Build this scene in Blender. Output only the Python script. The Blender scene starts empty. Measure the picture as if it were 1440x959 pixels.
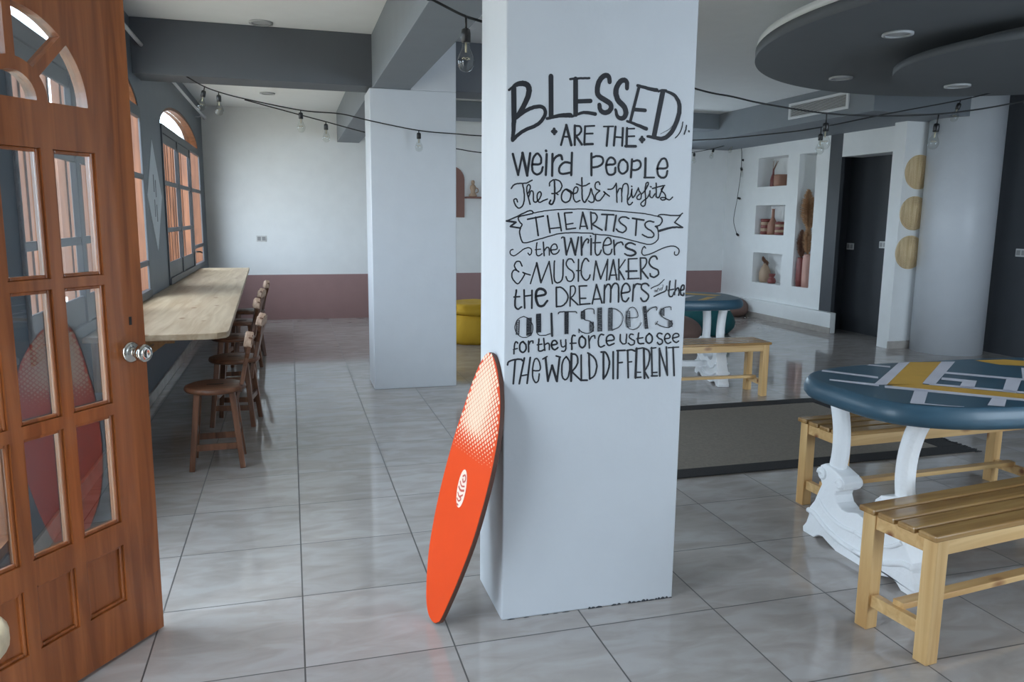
import bpy, bmesh, math, random
from mathutils import Vector, Matrix
S = bpy.context.scene
C = S.collection
PI = math.pi

# ------------------------------------------------------------------ camera
cam = bpy.data.cameras.new('camera')
co = bpy.data.objects.new('camera', cam); C.objects.link(co)
cam.sensor_width = 36; cam.lens = 36*1085/1440
cam.clip_start = .02; cam.clip_end = 200
# room axes seen from the camera (right, down, forward)
RX = (0.9617, -0.0336, 0.2721); RY = (-0.2739, -0.1541, 0.9493); RZ = (0.0094, -0.9875, -0.1575)
fv = Vector((RX[2], RY[2], RZ[2])).normalized()
dv = Vector((RX[1], RY[1], RZ[1])); dv = (dv-fv*dv.dot(fv)).normalized()
rv = dv.cross(fv)
co.matrix_world = Matrix(((rv.x, -dv.x, -fv.x, 0), (rv.y, -dv.y, -fv.y, 0), (rv.z, -dv.z, -fv.z, 1.42), (0, 0, 0, 1)))
S.camera = co

# ------------------------------------------------------------------ light
S.view_settings.view_transform = 'Standard'; S.view_settings.look = 'None'
S.view_settings.exposure = 0.0; S.view_settings.gamma = 1
S.view_settings.use_curve_mapping = False
S.cycles.max_bounces = 10; S.cycles.diffuse_bounces = 6; S.cycles.glossy_bounces = 4
S.cycles.transparent_max_bounces = 16; S.cycles.use_denoising = True
S.cycles.caustics_reflective = False; S.cycles.caustics_refractive = False
S.cycles.sample_clamp_indirect = 6
W = bpy.data.worlds.new('sky'); S.world = W; W.use_nodes = True
bg = W.node_tree.nodes['Background']
bg.inputs[0].default_value = (.73, .865, 1.0, 1); bg.inputs[1].default_value = 10.4
def portal(x, y, z, sx, sy, rot):
    l = bpy.data.lights.new('daylight_portal', 'AREA'); l.shape = 'RECTANGLE'; l.size = sx; l.size_y = sy
    l.cycles.is_portal = True
    o = bpy.data.objects.new('daylight_portal', l); o.location = (x, y, z); o.rotation_euler = rot; C.objects.link(o)
portal(-1.22, 2.83, 1.2, 2.1, .95, (0, -PI/2, 0))
portal(-1.22, 1.62, 1.16, 2.3, 1.05, (0, -PI/2, 0))
portal(4.3, 11.3, 1.5, 2.1, 1.0, (-PI/2, 0, 0))
portal(4.95, -1.55, 1.45, 2.8, 2.1, (PI/2, 0, 0))
portal(-1.22, 5.1, 1.6, 1.7, 2.9, (0, -PI/2, 0))
portal(-1.22, 9.0, 1.6, 1.7, 2.9, (0, -PI/2, 0))

# ------------------------------------------------------------------ materials
def lin(c):
    return tuple(((v/255+.055)/1.055)**2.4 if v > 10 else v/255/12.92 for v in c)
def newmat(name):
    m = bpy.data.materials.new(name); m.use_nodes = True
    nt = m.node_tree; return m, nt, nt.nodes['Principled BSDF']
def N(nt, t, **k):
    n = nt.nodes.new(t)
    for a, v in k.items():
        if hasattr(n, a): setattr(n, a, v)
    return n
def mat(name, rgb, rough=.5, metal=0, var=.06, scale=6, bump=.0, bscale=60, spec=.5, coat=0):
    m, nt, b = newmat(name)
    c = lin(rgb)
    tc = N(nt, 'ShaderNodeTexCoord'); nz = N(nt, 'ShaderNodeTexNoise'); nz.inputs['Scale'].default_value = scale; nz.inputs['Detail'].default_value = 4
    nt.links.new(tc.outputs['Object'], nz.inputs['Vector'])
    cr = N(nt, 'ShaderNodeValToRGB')
    cr.color_ramp.elements[0].position = .3; cr.color_ramp.elements[1].position = .7
    cr.color_ramp.elements[0].color = tuple(v*(1-var) for v in c)+(1,)
    cr.color_ramp.elements[1].color = tuple(min(1, v*(1+var)) for v in c)+(1,)
    nt.links.new(nz.outputs['Fac'], cr.inputs['Fac']); nt.links.new(cr.outputs['Color'], b.inputs['Base Color'])
    b.inputs['Roughness'].default_value = rough; b.inputs['Metallic'].default_value = metal
    b.inputs['Specular IOR Level'].default_value = spec; b.inputs['Coat Weight'].default_value = coat
    if bump:
        n2 = N(nt, 'ShaderNodeTexNoise'); n2.inputs['Scale'].default_value = bscale; n2.inputs['Detail'].default_value = 3
        nt.links.new(tc.outputs['Object'], n2.inputs['Vector'])
        bp = N(nt, 'ShaderNodeBump'); bp.inputs['Strength'].default_value = bump; bp.inputs['Distance'].default_value = .01
        nt.links.new(n2.outputs['Fac'], bp.inputs['Height']); nt.links.new(bp.outputs['Normal'], b.inputs['Normal'])
    return m
def wood(name, dark, light, axis=2, rough=.35, scale=1.0, knots=None, coat=0):
    m, nt, b = newmat(name)
    tc = N(nt, 'ShaderNodeTexCoord'); mp = N(nt, 'ShaderNodeMapping')
    sc = [22*scale]*3; sc[axis] = 1.6*scale; mp.inputs['Scale'].default_value = sc
    nt.links.new(tc.outputs['Object'], mp.inputs['Vector'])
    nz = N(nt, 'ShaderNodeTexNoise'); nz.inputs['Scale'].default_value = 1.2; nz.inputs['Detail'].default_value = 6; nz.inputs['Distortion'].default_value = .8
    nt.links.new(mp.outputs['Vector'], nz.inputs['Vector'])
    cr = N(nt, 'ShaderNodeValToRGB')
    cr.color_ramp.elements[0].position = .32; cr.color_ramp.elements[1].position = .68
    cr.color_ramp.elements[0].color = lin(dark)+(1,); cr.color_ramp.elements[1].color = lin(light)+(1,)
    nt.links.new(nz.outputs['Fac'], cr.inputs['Fac'])
    out = cr.outputs['Color']
    if knots:
        m2 = N(nt, 'ShaderNodeMapping'); s2 = [7.0]*3; s2[axis] = 3.2; m2.inputs['Scale'].default_value = s2
        nt.links.new(tc.outputs['Object'], m2.inputs['Vector'])
        vo = N(nt, 'ShaderNodeTexVoronoi'); vo.inputs['Scale'].default_value = 1.0
        nt.links.new(m2.outputs['Vector'], vo.inputs['Vector'])
        kr = N(nt, 'ShaderNodeValToRGB'); kr.color_ramp.elements[0].position = .06; kr.color_ramp.elements[1].position = .16
        kr.color_ramp.elements[0].color = (1, 1, 1, 1); kr.color_ramp.elements[1].color = (0, 0, 0, 1)
        nt.links.new(vo.outputs['Distance'], kr.inputs['Fac'])
        mx = N(nt, 'ShaderNodeMixRGB'); mx.inputs['Color2'].default_value = lin(knots)+(1,)
        nt.links.new(kr.outputs['Color'], mx.inputs['Fac']); nt.links.new(out, mx.inputs['Color1']); out = mx.outputs['Color']
    nt.links.new(out, b.inputs['Base Color'])
    b.inputs['Roughness'].default_value = rough; b.inputs['Coat Weight'].default_value = coat
    bp = N(nt, 'ShaderNodeBump'); bp.inputs['Strength'].default_value = .12; bp.inputs['Distance'].default_value = .004
    nt.links.new(nz.outputs['Fac'], bp.inputs['Height']); nt.links.new(bp.outputs['Normal'], b.inputs['Normal'])
    return m
def glass(name, tint=(.93, .95, .95), ior=1.6, rough=.02):
    m, nt, b = newmat(name)
    nt.nodes.remove(b); o = nt.nodes['Material Output']
    tr = N(nt, 'ShaderNodeBsdfTransparent'); tr.inputs[0].default_value = tint+(1,)
    gl = N(nt, 'ShaderNodeBsdfGlossy'); gl.inputs['Roughness'].default_value = rough
    fr = N(nt, 'ShaderNodeFresnel'); fr.inputs['IOR'].default_value = ior
    ge = N(nt, 'ShaderNodeNewGeometry'); mul = N(nt, 'ShaderNodeMath', operation='SUBTRACT'); mul.inputs[0].default_value = 1
    nt.links.new(ge.outputs['Backfacing'], mul.inputs[1])
    m2 = N(nt, 'ShaderNodeMath', operation='MULTIPLY'); nt.links.new(fr.outputs[0], m2.inputs[0]); nt.links.new(mul.outputs[0], m2.inputs[1])
    mx = N(nt, 'ShaderNodeMixShader'); nt.links.new(m2.outputs[0], mx.inputs[0])
    nt.links.new(tr.outputs[0], mx.inputs[1]); nt.links.new(gl.outputs[0], mx.inputs[2]); nt.links.new(mx.outputs[0], o.inputs[0])
    return m
def floor_mat():
    m, nt, b = newmat('marble_tile'); T = .486
    tc = N(nt, 'ShaderNodeTexCoord'); sp = N(nt, 'ShaderNodeSeparateXYZ'); nt.links.new(tc.outputs['Object'], sp.inputs[0])
    def ma(op, a, bb=None, c=None):
        n = N(nt, 'ShaderNodeMath', operation=op)
        for i, v in enumerate((a, bb, c)):
            if v is None: continue
            if isinstance(v, (int, float)): n.inputs[i].default_value = v
            else: nt.links.new(v, n.inputs[i])
        return n.outputs[0]
    ds, ids = [], []
    for ax, off in ((0, 100*T), (1, 100*T+.078)):
        u = ma('DIVIDE', ma('ADD', sp.outputs[ax], off), T)
        f = ma('FRACT', u); ids.append(ma('FLOOR', u)); ds.append(ma('MINIMUM', f, ma('SUBTRACT', 1, f)))
    g = ma('MINIMUM', ds[0], ds[1])
    grout = ma('LESS_THAN', g, .0055)
    cb = N(nt, 'ShaderNodeCombineXYZ'); nt.links.new(ids[0], cb.inputs[0]); nt.links.new(ids[1], cb.inputs[1])
    wn = N(nt, 'ShaderNodeTexWhiteNoise', noise_dimensions='3D'); nt.links.new(cb.outputs[0], wn.inputs['Vector'])
    # every tile gets its own piece of veining
    va = N(nt, 'ShaderNodeVectorMath', operation='MULTIPLY_ADD'); va.inputs[1].default_value = (7, 7, 7)
    nt.links.new(wn.outputs['Color'], va.inputs[0]); nt.links.new(tc.outputs['Object'], va.inputs[2])
    mp = N(nt, 'ShaderNodeMapping'); mp.inputs['Rotation'].default_value = (0, 0, .6); mp.inputs['Scale'].default_value = (1, 2.6, 1)
    nt.links.new(va.outputs[0], mp.inputs[0])
    nz = N(nt, 'ShaderNodeTexNoise'); nz.inputs['Scale'].default_value = 4.5; nz.inputs['Detail'].default_value = 9; nz.inputs['Distortion'].default_value = .7
    nt.links.new(mp.outputs[0], nz.inputs['Vector'])
    cr = N(nt, 'ShaderNodeValToRGB'); e = cr.color_ramp.elements
    e[0].position = .28; e[0].color = lin((156, 149, 144))+(1,); e[1].position = .62; e[1].color = lin((174, 169, 166))+(1,)
    x = cr.color_ramp.elements.new(.46); x.color = lin((166, 159, 154))+(1,)
    nt.links.new(nz.outputs['Fac'], cr.inputs['Fac'])
    hv = N(nt, 'ShaderNodeHueSaturation'); nt.links.new(cr.outputs['Color'], hv.inputs['Color'])
    nt.links.new(ma('MULTIPLY_ADD', wn.outputs['Value'], .12, .94), hv.inputs['Value'])
    mx = N(nt, 'ShaderNodeMixRGB'); mx.inputs['Color2'].default_value = lin((84, 80, 78))+(1,)
    nt.links.new(grout, mx.inputs['Fac']); nt.links.new(hv.outputs[0], mx.inputs['Color1']); nt.links.new(mx.outputs[0], b.inputs['Base Color'])
    nt.links.new(ma('MULTIPLY_ADD', grout, .5, FLOOR_ROUGH), b.inputs['Roughness'])
    b.inputs['Specular IOR Level'].default_value = .6
    n3 = N(nt, 'ShaderNodeTexNoise'); n3.inputs['Scale'].default_value = 5; nt.links.new(tc.outputs['Object'], n3.inputs['Vector'])
    bp = N(nt, 'ShaderNodeBump'); bp.inputs['Strength'].default_value = .03; bp.inputs['Distance'].default_value = .02
    nt.links.new(n3.outputs['Fac'], bp.inputs['Height']); nt.links.new(bp.outputs['Normal'], b.inputs['Normal'])
    return m
FLOOR_ROUGH = .075
M = dict(
 white=mat('white_wall_paint', (230, 232, 232), .55, var=.02, bump=.08, bscale=40),
 pillar=mat('white_pillar_paint', (204, 208, 213), .42, var=.02, bump=.12, bscale=22),
 ceil=mat('ceiling_paint', (228, 230, 230), .8, var=.015),
 slate=mat('slate_grey_paint', (96, 104, 112), .5, var=.04, bump=.06, bscale=40),
 beam=mat('beam_grey_paint', (122, 128, 134), .6, var=.03),
 dark=mat('charcoal_paint', (62, 65, 70), .6, var=.04),
 beamd=mat('cross_beam_grey_paint', (88, 92, 98), .6, var=.03),
 disc=mat('ceiling_disc_grey', (96, 100, 104), .7, var=.02),
 mauve=mat('mauve_dado_paint', (152, 120, 118), .5, var=.03),
 base=mat('baseboard_marble', (176, 170, 164), .25, var=.1, scale=9),
 floor=floor_mat(),
 doorwood=wood('varnished_door_wood', (122, 66, 30), (162, 94, 48), 2, .33, coat=.25),
 doorrail=wood('varnished_door_rail_wood', (112, 50, 18), (168, 88, 38), 0, .33, coat=.25),
 winwood=wood('window_wood', (92, 54, 32), (128, 80, 50), 2, .5),
 winframe=mat('window_frame_grey', (70, 73, 78), .45, var=.05),
 glass=glass('door_glass', (.86, .89, .9), ior=2.15, rough=.008), bulbglass=glass('bulb_glass', (.93, .94, .93), 1.65, .03), winglass=glass('window_glass', (.95, .97, .97), 1.45),
 chrome=mat('chrome', (200, 198, 192), .12, 1, var=.02),
 black=mat('black_plastic', (22, 22, 24), .4, var=.1), cable=mat('black_cable', (26, 27, 28), .6),
 paint=mat('black_marker_paint', (24, 26, 34), .6, var=.15),
 brass=mat('bulb_filament_metal', (190, 178, 150), .4, .3),
 pine=wood('pine_bench_wood', (198, 154, 98), (226, 190, 134), 0, .35, .8, (128, 72, 36), coat=.2),
 pineslat=wood('dark_pine_slat_wood', (142, 104, 58), (176, 138, 84), 0, .24, .8, (110, 66, 38), coat=.3),  # seat slats browner and darker than the bench legs
 pinez=wood('pine_bench_leg_wood', (198, 154, 98), (226, 190, 134), 2, .35, .8, (128, 72, 36), coat=.2),
 counter=wood('pine_counter_wood', (160, 138, 110), (190, 172, 146), 1, .45, .7, (128, 96, 66)),
 counteredge=wood('counter_bracket_wood', (150, 108, 66), (186, 144, 96), 2, .45),
 stool=wood('dark_stool_wood', (84, 54, 38), (128, 86, 62), 2, .35, coat=.2),
 stooltop=wood('dark_stool_seat_wood', (92, 58, 42), (132, 90, 66), 0, .4),
 stoolworn=wood('worn_crest_wood', (150, 118, 96), (196, 168, 146), 1, .5),
 palewood=wood('pale_stool_wood', (196, 176, 142), (224, 206, 172), 0, .45),
 orange=mat('orange_board_paint', (216, 68, 14), .5, var=.05, scale=4, spec=.25),
 boardedge=mat('board_edge_brown', (88, 56, 44), .6), boarddot=mat('cream_board_dots', (240, 206, 176), .5),
 logo=mat('board_emblem_cream', (238, 212, 194), .5), logored=mat('board_emblem_red', (186, 84, 70), .5),
 teal=mat('teal_table_paint', (52, 84, 102), .42, var=.1, scale=5, coat=.1),
 tgrey=mat('pale_grey_table_paint', (206, 206, 216), .5), mustard=mat('mustard_table_paint', (206, 160, 66), .5, var=.08),
 plaster=mat('white_carved_paint', (246, 248, 250), .5, var=.02, bump=.35, bscale=45),
 rug=mat('taupe_rug', (128, 120, 110), .95, var=.1, scale=60, bump=.5, bscale=220), rugb=mat('black_rug_border', (40, 39, 40), .95, bump=.5, bscale=160),
 yellow=mat('yellow_pouf_fabric', (190, 150, 36), .8, bump=.3, bscale=30), tealbag=mat('teal_beanbag_fabric', (22, 84, 88), .8, bump=.3, bscale=25),
 brownbag=mat('brown_beanbag_fabric', (120, 96, 88), .8), plate=mat('white_switch_plastic', (206, 206, 204), .35), plated=mat('grey_switch_insert', (150, 150, 150), .35),
 straw=wood('woven_straw', (204, 178, 136), (232, 212, 174), 2, .8, 1.4), pampas=mat('dry_pampas', (190, 152, 116), .9, var=.25, scale=60), pampasd=mat('dark_pampas', (130, 94, 76), .9, var=.25, scale=60),
 pink=mat('dusty_pink_ceramic', (206, 160, 146), .5), redv=mat('dark_red_ceramic', (132, 70, 66), .4), brownv=mat('brown_ceramic', (164, 120, 100), .5), beigev=mat('beige_ceramic', (178, 152, 128), .5),
 terracotta=mat('terracotta_arch', (136, 98, 88), .6), steel=mat('white_metal', (214, 216, 218), .4, var=.04), ventdark=mat('vent_shadow_grey', (110, 108, 104), .7),
 lamp=mat('downlight_diffuser', (176, 178, 180), .5), ground=mat('outside_paving', (196, 184, 166), .9, var=.1, scale=1), motif=mat('pale_grey_motif_paint', (186, 194, 200), .6),
)

# ------------------------------------------------------------------ mesh helpers
class MB:
    def __init__(s): s.bm = bmesh.new(); s.mi = 0
    def face(s, pts):
        vs = [s.bm.verts.new(p) for p in pts]
        f = s.bm.faces.new(vs); f.material_index = s.mi; return f
    def box(s, lo, hi, mtx=None):
        x0, y0, z0 = lo; x1, y1, z1 = hi
        P = [Vector(p) for p in ((x0,y0,z0),(x1,y0,z0),(x1,y1,z0),(x0,y1,z0),(x0,y0,z1),(x1,y0,z1),(x1,y1,z1),(x0,y1,z1))]
        if mtx is not None: P = [mtx @ p for p in P]
        v = [s.bm.verts.new(p) for p in P]
        for q in ((0,3,2,1),(4,5,6,7),(0,1,5,4),(1,2,6,5),(2,3,7,6),(3,0,4,7)):
            f = s.bm.faces.new([v[i] for i in q]); f.material_index = s.mi
        return s
    def bar(s, a, b, w, d, up=(0, 0, 1), w2=None, d2=None):
        a = Vector(a); b = Vector(b); z = (b-a).normalized(); u = Vector(up)
        if abs(z.dot(u)) > .99: u = Vector((1, 0, 0))
        x = u.cross(z).normalized(); y = z.cross(x)
        w2 = w2 or w; d2 = d2 or d; v = []
        for p, ww, dd in ((a, w, d), (b, w2, d2)):
            for sx, sy in ((-1,-1),(1,-1),(1,1),(-1,1)): v.append(s.bm.verts.new(p+x*sx*ww/2+y*sy*dd/2))
        for q in ((3,2,1,0),(4,5,6,7),(0,1,5,4),(1,2,6,5),(2,3,7,6),(3,0,4,7)):
            f = s.bm.faces.new([v[i] for i in q]); f.material_index = s.mi
        return s
    def lathe(s, prof, c=(0, 0, 0), seg=24, mtx=None, cap=True, wob=None):
        rings = []
        for r, z in prof:
            ring = []
            for i in range(seg):
                a = 2*PI*i/seg; rr = r*(1+(wob(a, z) if wob else 0))
                p = Vector((rr*math.cos(a), rr*math.sin(a), z))
                p = (mtx @ p) if mtx is not None else p+Vector(c)
                ring.append(s.bm.verts.new(p))
            rings.append(ring)
        for a, b in zip(rings, rings[1:]):
            for i in range(seg):
                j = (i+1) % seg
                f = s.bm.faces.new((a[i], a[j], b[j], b[i])); f.material_index = s.mi; f.smooth = True
        if cap:
            f = s.bm.faces.new(rings[0][::-1]); f.material_index = s.mi
            f = s.bm.faces.new(rings[-1]); f.material_index = s.mi
        return s
    def tube(s, pts, r, seg=8, r2=None, sy=1.0, fixed=None):
        P = [Vector(p) for p in pts]; n = len(P); rings = []
        prev = None
        for i, p in enumerate(P):
            t = (P[min(i+1, n-1)]-P[max(i-1, 0)]).normalized()
            if fixed is not None: u = Vector(fixed)
            elif prev is None:
                u = Vector((0, 0, 1)) if abs(t.z) < .9 else Vector((1, 0, 0))
            else: u = prev
            x = (u-t*u.dot(t)).normalized(); prev = x; y = t.cross(x)
            k = i/(n-1); rr = r if r2 is None else r*(1-k)+r2*k
            rings.append([s.bm.verts.new(p+x*rr*math.cos(2*PI*j/seg)+y*rr*sy*math.sin(2*PI*j/seg)) for j in range(seg)])
        for a, b in zip(rings, rings[1:]):
            for j in range(seg):
                k = (j+1) % seg; f = s.bm.faces.new((a[j], a[k], b[k], b[j])); f.smooth = True; f.material_index = s.mi
        s.bm.faces.new(rings[0][::-1]).material_index = s.mi; s.bm.faces.new(rings[-1]).material_index = s.mi
        return s
    def prism(s, poly, depth, mtx):
        """poly in local xy, extruded 0..depth along local z"""
        a = [s.bm.verts.new(mtx @ Vector((x, y, 0))) for x, y in poly]
        b = [s.bm.verts.new(mtx @ Vector((x, y, depth))) for x, y in poly]
        n = len(poly)
        s.bm.faces.new(a[::-1]).material_index = s.mi; s.bm.faces.new(b).material_index = s.mi
        for i in range(n):
            j = (i+1) % n; f = s.bm.faces.new((a[i], a[j], b[j], b[i])); f.material_index = s.mi
        return s
    def blob(s, c, r, seed=0, amp=.06, flat=.55, seg=40, rings=22, crease=0):
        rnd = random.Random(seed); ph = [(rnd.uniform(1, 5), rnd.uniform(1, 5), rnd.uniform(0, 6), rnd.uniform(0, 6)) for _ in range(7)]
        V = []
        for i in range(rings+1):
            th = PI*i/rings; row = []
            for j in range(seg):
                a = 2*PI*j/seg; d = 1
                for f1, f2, p1, p2 in ph: d += amp/2.5*math.sin(round(f1)*a+p1)*math.sin(f2*th+p2)
                d += crease*abs(math.sin(4*a+3*th))*math.sin(th)*(-1)
                z = math.cos(th)*r[2]*d
                if z < -flat*r[2]: z = -flat*r[2]
                row.append(s.bm.verts.new((c[0]+r[0]*math.sin(th)*math.cos(a)*d, c[1]+r[1]*math.sin(th)*math.sin(a)*d, c[2]+z+flat*r[2])))
            V.append(row)
        for a, b in zip(V, V[1:]):
            for j in range(seg):
                k = (j+1) % seg; f = s.bm.faces.new((a[j], b[j], b[k], a[k])); f.smooth = True; f.material_index = s.mi
        bmesh.ops.remove_doubles(s.bm, verts=s.bm.verts, dist=1e-5)
        return s
    def build(s, name, mats, parent=None, bevel=0, segs=2, smooth=False, fix=True):
        if fix: bmesh.ops.recalc_face_normals(s.bm, faces=s.bm.faces)
        me = bpy.data.meshes.new(name); s.bm.to_mesh(me); s.bm.free()
        if not isinstance(mats, (list, tuple)): mats = [mats]
        for m in mats: me.materials.append(m)
        return link(name, me, parent, bevel, segs, smooth)
def link(name, me, parent=None, bevel=0, segs=2, smooth=False):
    o = bpy.data.objects.new(name, me); C.objects.link(o)
    if parent is not None: o.parent = parent
    if smooth:
        for p in me.polygons: p.use_smooth = True
        me.set_sharp_from_angle(angle=math.radians(40))
    if bevel:
        b = o.modifiers.new('bevel', 'BEVEL'); b.width = bevel; b.segments = segs; b.limit_method = 'ANGLE'; b.angle_limit = math.radians(50)
        b.harden_normals = False
    return o
def plate(name, outer, holes, depth, mtx, mats, parent=None, bevel=0):
    """flat outline with holes, given depth along its normal (0..depth), placed by mtx"""
    cu = bpy.data.curves.new(name, 'CURVE'); cu.dimensions = '2D'; cu.fill_mode = 'BOTH'; cu.extrude = depth/2
    for pl in [outer]+holes:
        sp = cu.splines.new('POLY'); sp.points.add(len(pl)-1); sp.use_cyclic_u = True
        for p, q in zip(sp.points, pl): p.co = (q[0], q[1], 0, 1)
    t = bpy.data.objects.new('tmp', cu); C.objects.link(t)
    dg = bpy.context.evaluated_depsgraph_get(); dg.update()
    me = bpy.data.meshes.new_from_object(t.evaluated_get(dg))
    bpy.data.objects.remove(t); bpy.data.curves.remove(cu)
    me.name = name
    bm = bmesh.new(); bm.from_mesh(me)
    bmesh.ops.remove_doubles(bm, verts=bm.verts, dist=1e-5)
    bmesh.ops.translate(bm, verts=bm.verts, vec=(0, 0, depth/2)); bmesh.ops.transform(bm, matrix=mtx, verts=bm.verts)
    bmesh.ops.recalc_face_normals(bm, faces=bm.faces); bm.to_mesh(me); bm.free()
    me.materials.clear()
    for m in (mats if isinstance(mats, (list, tuple)) else [mats]): me.materials.append(m)
    for p in me.polygons: p.material_index = 0; p.use_smooth = False
    return link(name, me, parent, bevel)
def frame(o, x, y, z):
    x, y, z = Vector(x), Vector(y), Vector(z)
    return Matrix(((x.x, y.x, z.x, o[0]), (x.y, y.y, z.y, o[1]), (x.z, y.z, z.z, o[2]), (0, 0, 0, 1)))
YZ = lambda X: frame((X, 0, 0), (0, 1, 0), (0, 0, 1), (1, 0, 0))      # 2-D (y, z) drawn at x = X, depth towards +x
XZ = lambda Y: frame((0, Y, 0), (1, 0, 0), (0, 0, 1), (0, -1, 0))     # 2-D (x, z) drawn at y = Y, depth towards -y
def rect(a, b, c, d): return [(a, b), (c, b), (c, d), (a, d)]
def tag(o, label=None, cat=None, group=None, kind=None):
    if label: o['label'] = label
    if cat: o['category'] = cat
    if group: o['group'] = group
    if kind: o['kind'] = kind
    return o
def empty(name, loc=(0, 0, 0), rz=0):
    o = bpy.data.objects.new(name, None); C.objects.link(o); o.location = loc; o.rotation_euler = (0, 0, rz); o.empty_display_size = .1
    return o
def kids(o): return [c for c in bpy.data.objects if c.parent == o]
def copy_tree(o, parent=None):
    c = o.copy(); C.objects.link(c)
    if parent is not None: c.parent = parent
    for ch in kids(o): copy_tree(ch, c)
    return c
def structure(o, label, cat): return tag(o, label, cat, None, 'structure')
def sbox(name, lo, hi, m, label, cat, bevel=0, parent=None):
    o = MB().box(lo, hi).build(name, M[m], parent, bevel)
    return structure(o, label, cat) if parent is None else o
def spline(P, n=6):
    P = [Vector(p) for p in P]; Q = [2*P[0]-P[1]]+P+[2*P[-1]-P[-2]]; o = []
    for i in range(1, len(Q)-2):
        a, b, c, d = Q[i-1:i+3]
        for k in range(n):
            t = k/n; o.append(.5*((2*b)+(c-a)*t+(2*a-5*b+4*c-d)*t*t+(3*b-a-3*c+d)*t**3))
    return o+[P[-1]]

# ------------------------------------------------------------------ the room
XL, YB, ZC = -1.06, 11.05, 2.82
structure(MB().box((-1.3, -1.5, -.1), (8.2, 11.3, 0)).build('floor', M['floor']), 'glossy grey beige marble tile floor', 'floor')
sbox('ceiling', (-1.3, -1.5, ZC), (8.2, 11.3, ZC+.12), 'ceil', 'flat white painted ceiling', 'ceiling')
sbox('ground', (-30, -30, -.3), (-1.4, 40, -.12), 'ground', 'pale paving outside the windows', 'ground')
def arch(y0, y1, z0, zs, zt, n=20, g=0):
    y0 += g; y1 -= g; z0 += g; zt -= g; c = (y0+y1)/2; a = (y1-y0)/2
    return [(y0, z0), (y1, z0)]+[(c+a*math.cos(PI*i/n), zs+(zt-zs)*math.sin(PI*i/n)) for i in range(n+1)]
WIN = ((3.6, 6.52, .78, 2.19, 2.47), (7.53, 10.5, .78, 2.19, 2.47))
DY0, DY1, DZ = 1.1, 2.14, 2.32  # unseen doorway, put in as a daylight source
lw = plate('wall_left', [(-1.5, 0), (DY0, 0), (DY0, DZ), (DY1, DZ), (DY1, 0), (11.3, 0), (11.3, ZC), (-1.5, ZC)],
           [arch(*w) for w in WIN]+[rect(2.36, .15, 3.3, 2.25)], .13, YZ(XL-.13), M['slate'])  # the plain rectangle is the added sidelight opening
structure(lw, 'slate grey left wall with arched windows', 'wall')
structure(plate('wall_back', rect(-1.3, 0, 8.2, ZC), [rect(3.3, 1.0, 5.3, 1.95)], .2, XZ(YB+.2), M['white']), 'white far wall above the mauve band', 'wall')  # hole for the window added to brighten the niche side
sbox('trim_1', (XL, YB-.004, 0), (6.9, YB+.004, .62), 'mauve', 'mauve painted dado band along the far wall', 'wall band')
fw = plate('wall_front', rect(-1.3, 0, 8.2, ZC), [rect(3.6, .4, 6.3, 2.5)], .2, XZ(-1.3), M['white'])  # unseen opening, added to let daylight into the right side
structure(fw, 'white wall behind the viewpoint ', 'wall')
sbox('wall_right', (7.42, -1.5, 0), (7.6, 7.0, ZC), 'dark', 'charcoal wall at the right edge beyond the round column', 'wall')
bl = MB().box((XL, DY1+.05, 0), (XL+.018, YB, .085)).build('baseboard_left', M['base'], bevel=.003)
structure(bl, 'pale marble baseboard under the wooden counter', 'baseboard')
# niche wall with a plinth, dark doorway recess, stub wall
XN = 6.67
NICHE = [rect(9.48, 1.905, 10.19, 2.32), rect(9.48, 1.215, 10.19, 1.64), rect(9.48, .51, 10.19, .95), rect(8.86, .525, 9.225, 2.31)]
nw = plate('wall_niche', rect(8.61, 0, YB, ZC), NICHE, .26, YZ(XN), M['white'])
structure(nw, 'white wall with four recessed display niches', 'wall')
sbox('niche_back', (XN+.26, 8.64, 0), (XN+.28, YB, ZC), 'white', 'white back of the display niches', 'wall')
sbox('niche_plinth', (6.585, 8.27, 0), (XN, YB, .262), 'white', 'low white ledge below the display niches', 'ledge', .006)
sbox('baseboard_niche', (6.572, 8.255, 0), (6.585, YB, .075), 'base', 'pale marble baseboard along the niche ledge', 'baseboard')
sbox('wall_band', (XN-.002, 8.38, 0), (XN+.05, 8.61, ZC), 'dark', 'charcoal painted strip right of the niche wall', 'wall')
sbox('wall_recess', (7.0, 7.1, 0), (7.1, 9.2, 2.5), 'dark', 'charcoal wall inside the dark doorway recess', 'wall')
sbox('recess_end', (XN+.05, 8.6, 0), (7.0, 8.612, 2.5), 'dark', 'charcoal end of the doorway recess', 'wall')
sbox('lintel', (XN, 7.3, 2.215), (XN+.3, 8.38, ZC), 'white', 'white lintel over the dark doorway', 'wall')
sbox('wall_stub', (6.47, 7.12, 0), (7.3, 7.3, ZC), 'white', 'white narrow wall with three woven discs beside the column', 'wall')
sbox('baseboard_stub', (6.455, 7.1, 0), (6.9, 7.12, .085), 'base', 'pale marble baseboard under the three discs', 'baseboard')
col = MB().lathe([(.362, 0), (.362, ZC)], (7.014, 6.863, 0), 72).build('round_column', M['pillar'])
structure(col, 'thick round white column at the right', 'column')
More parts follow.
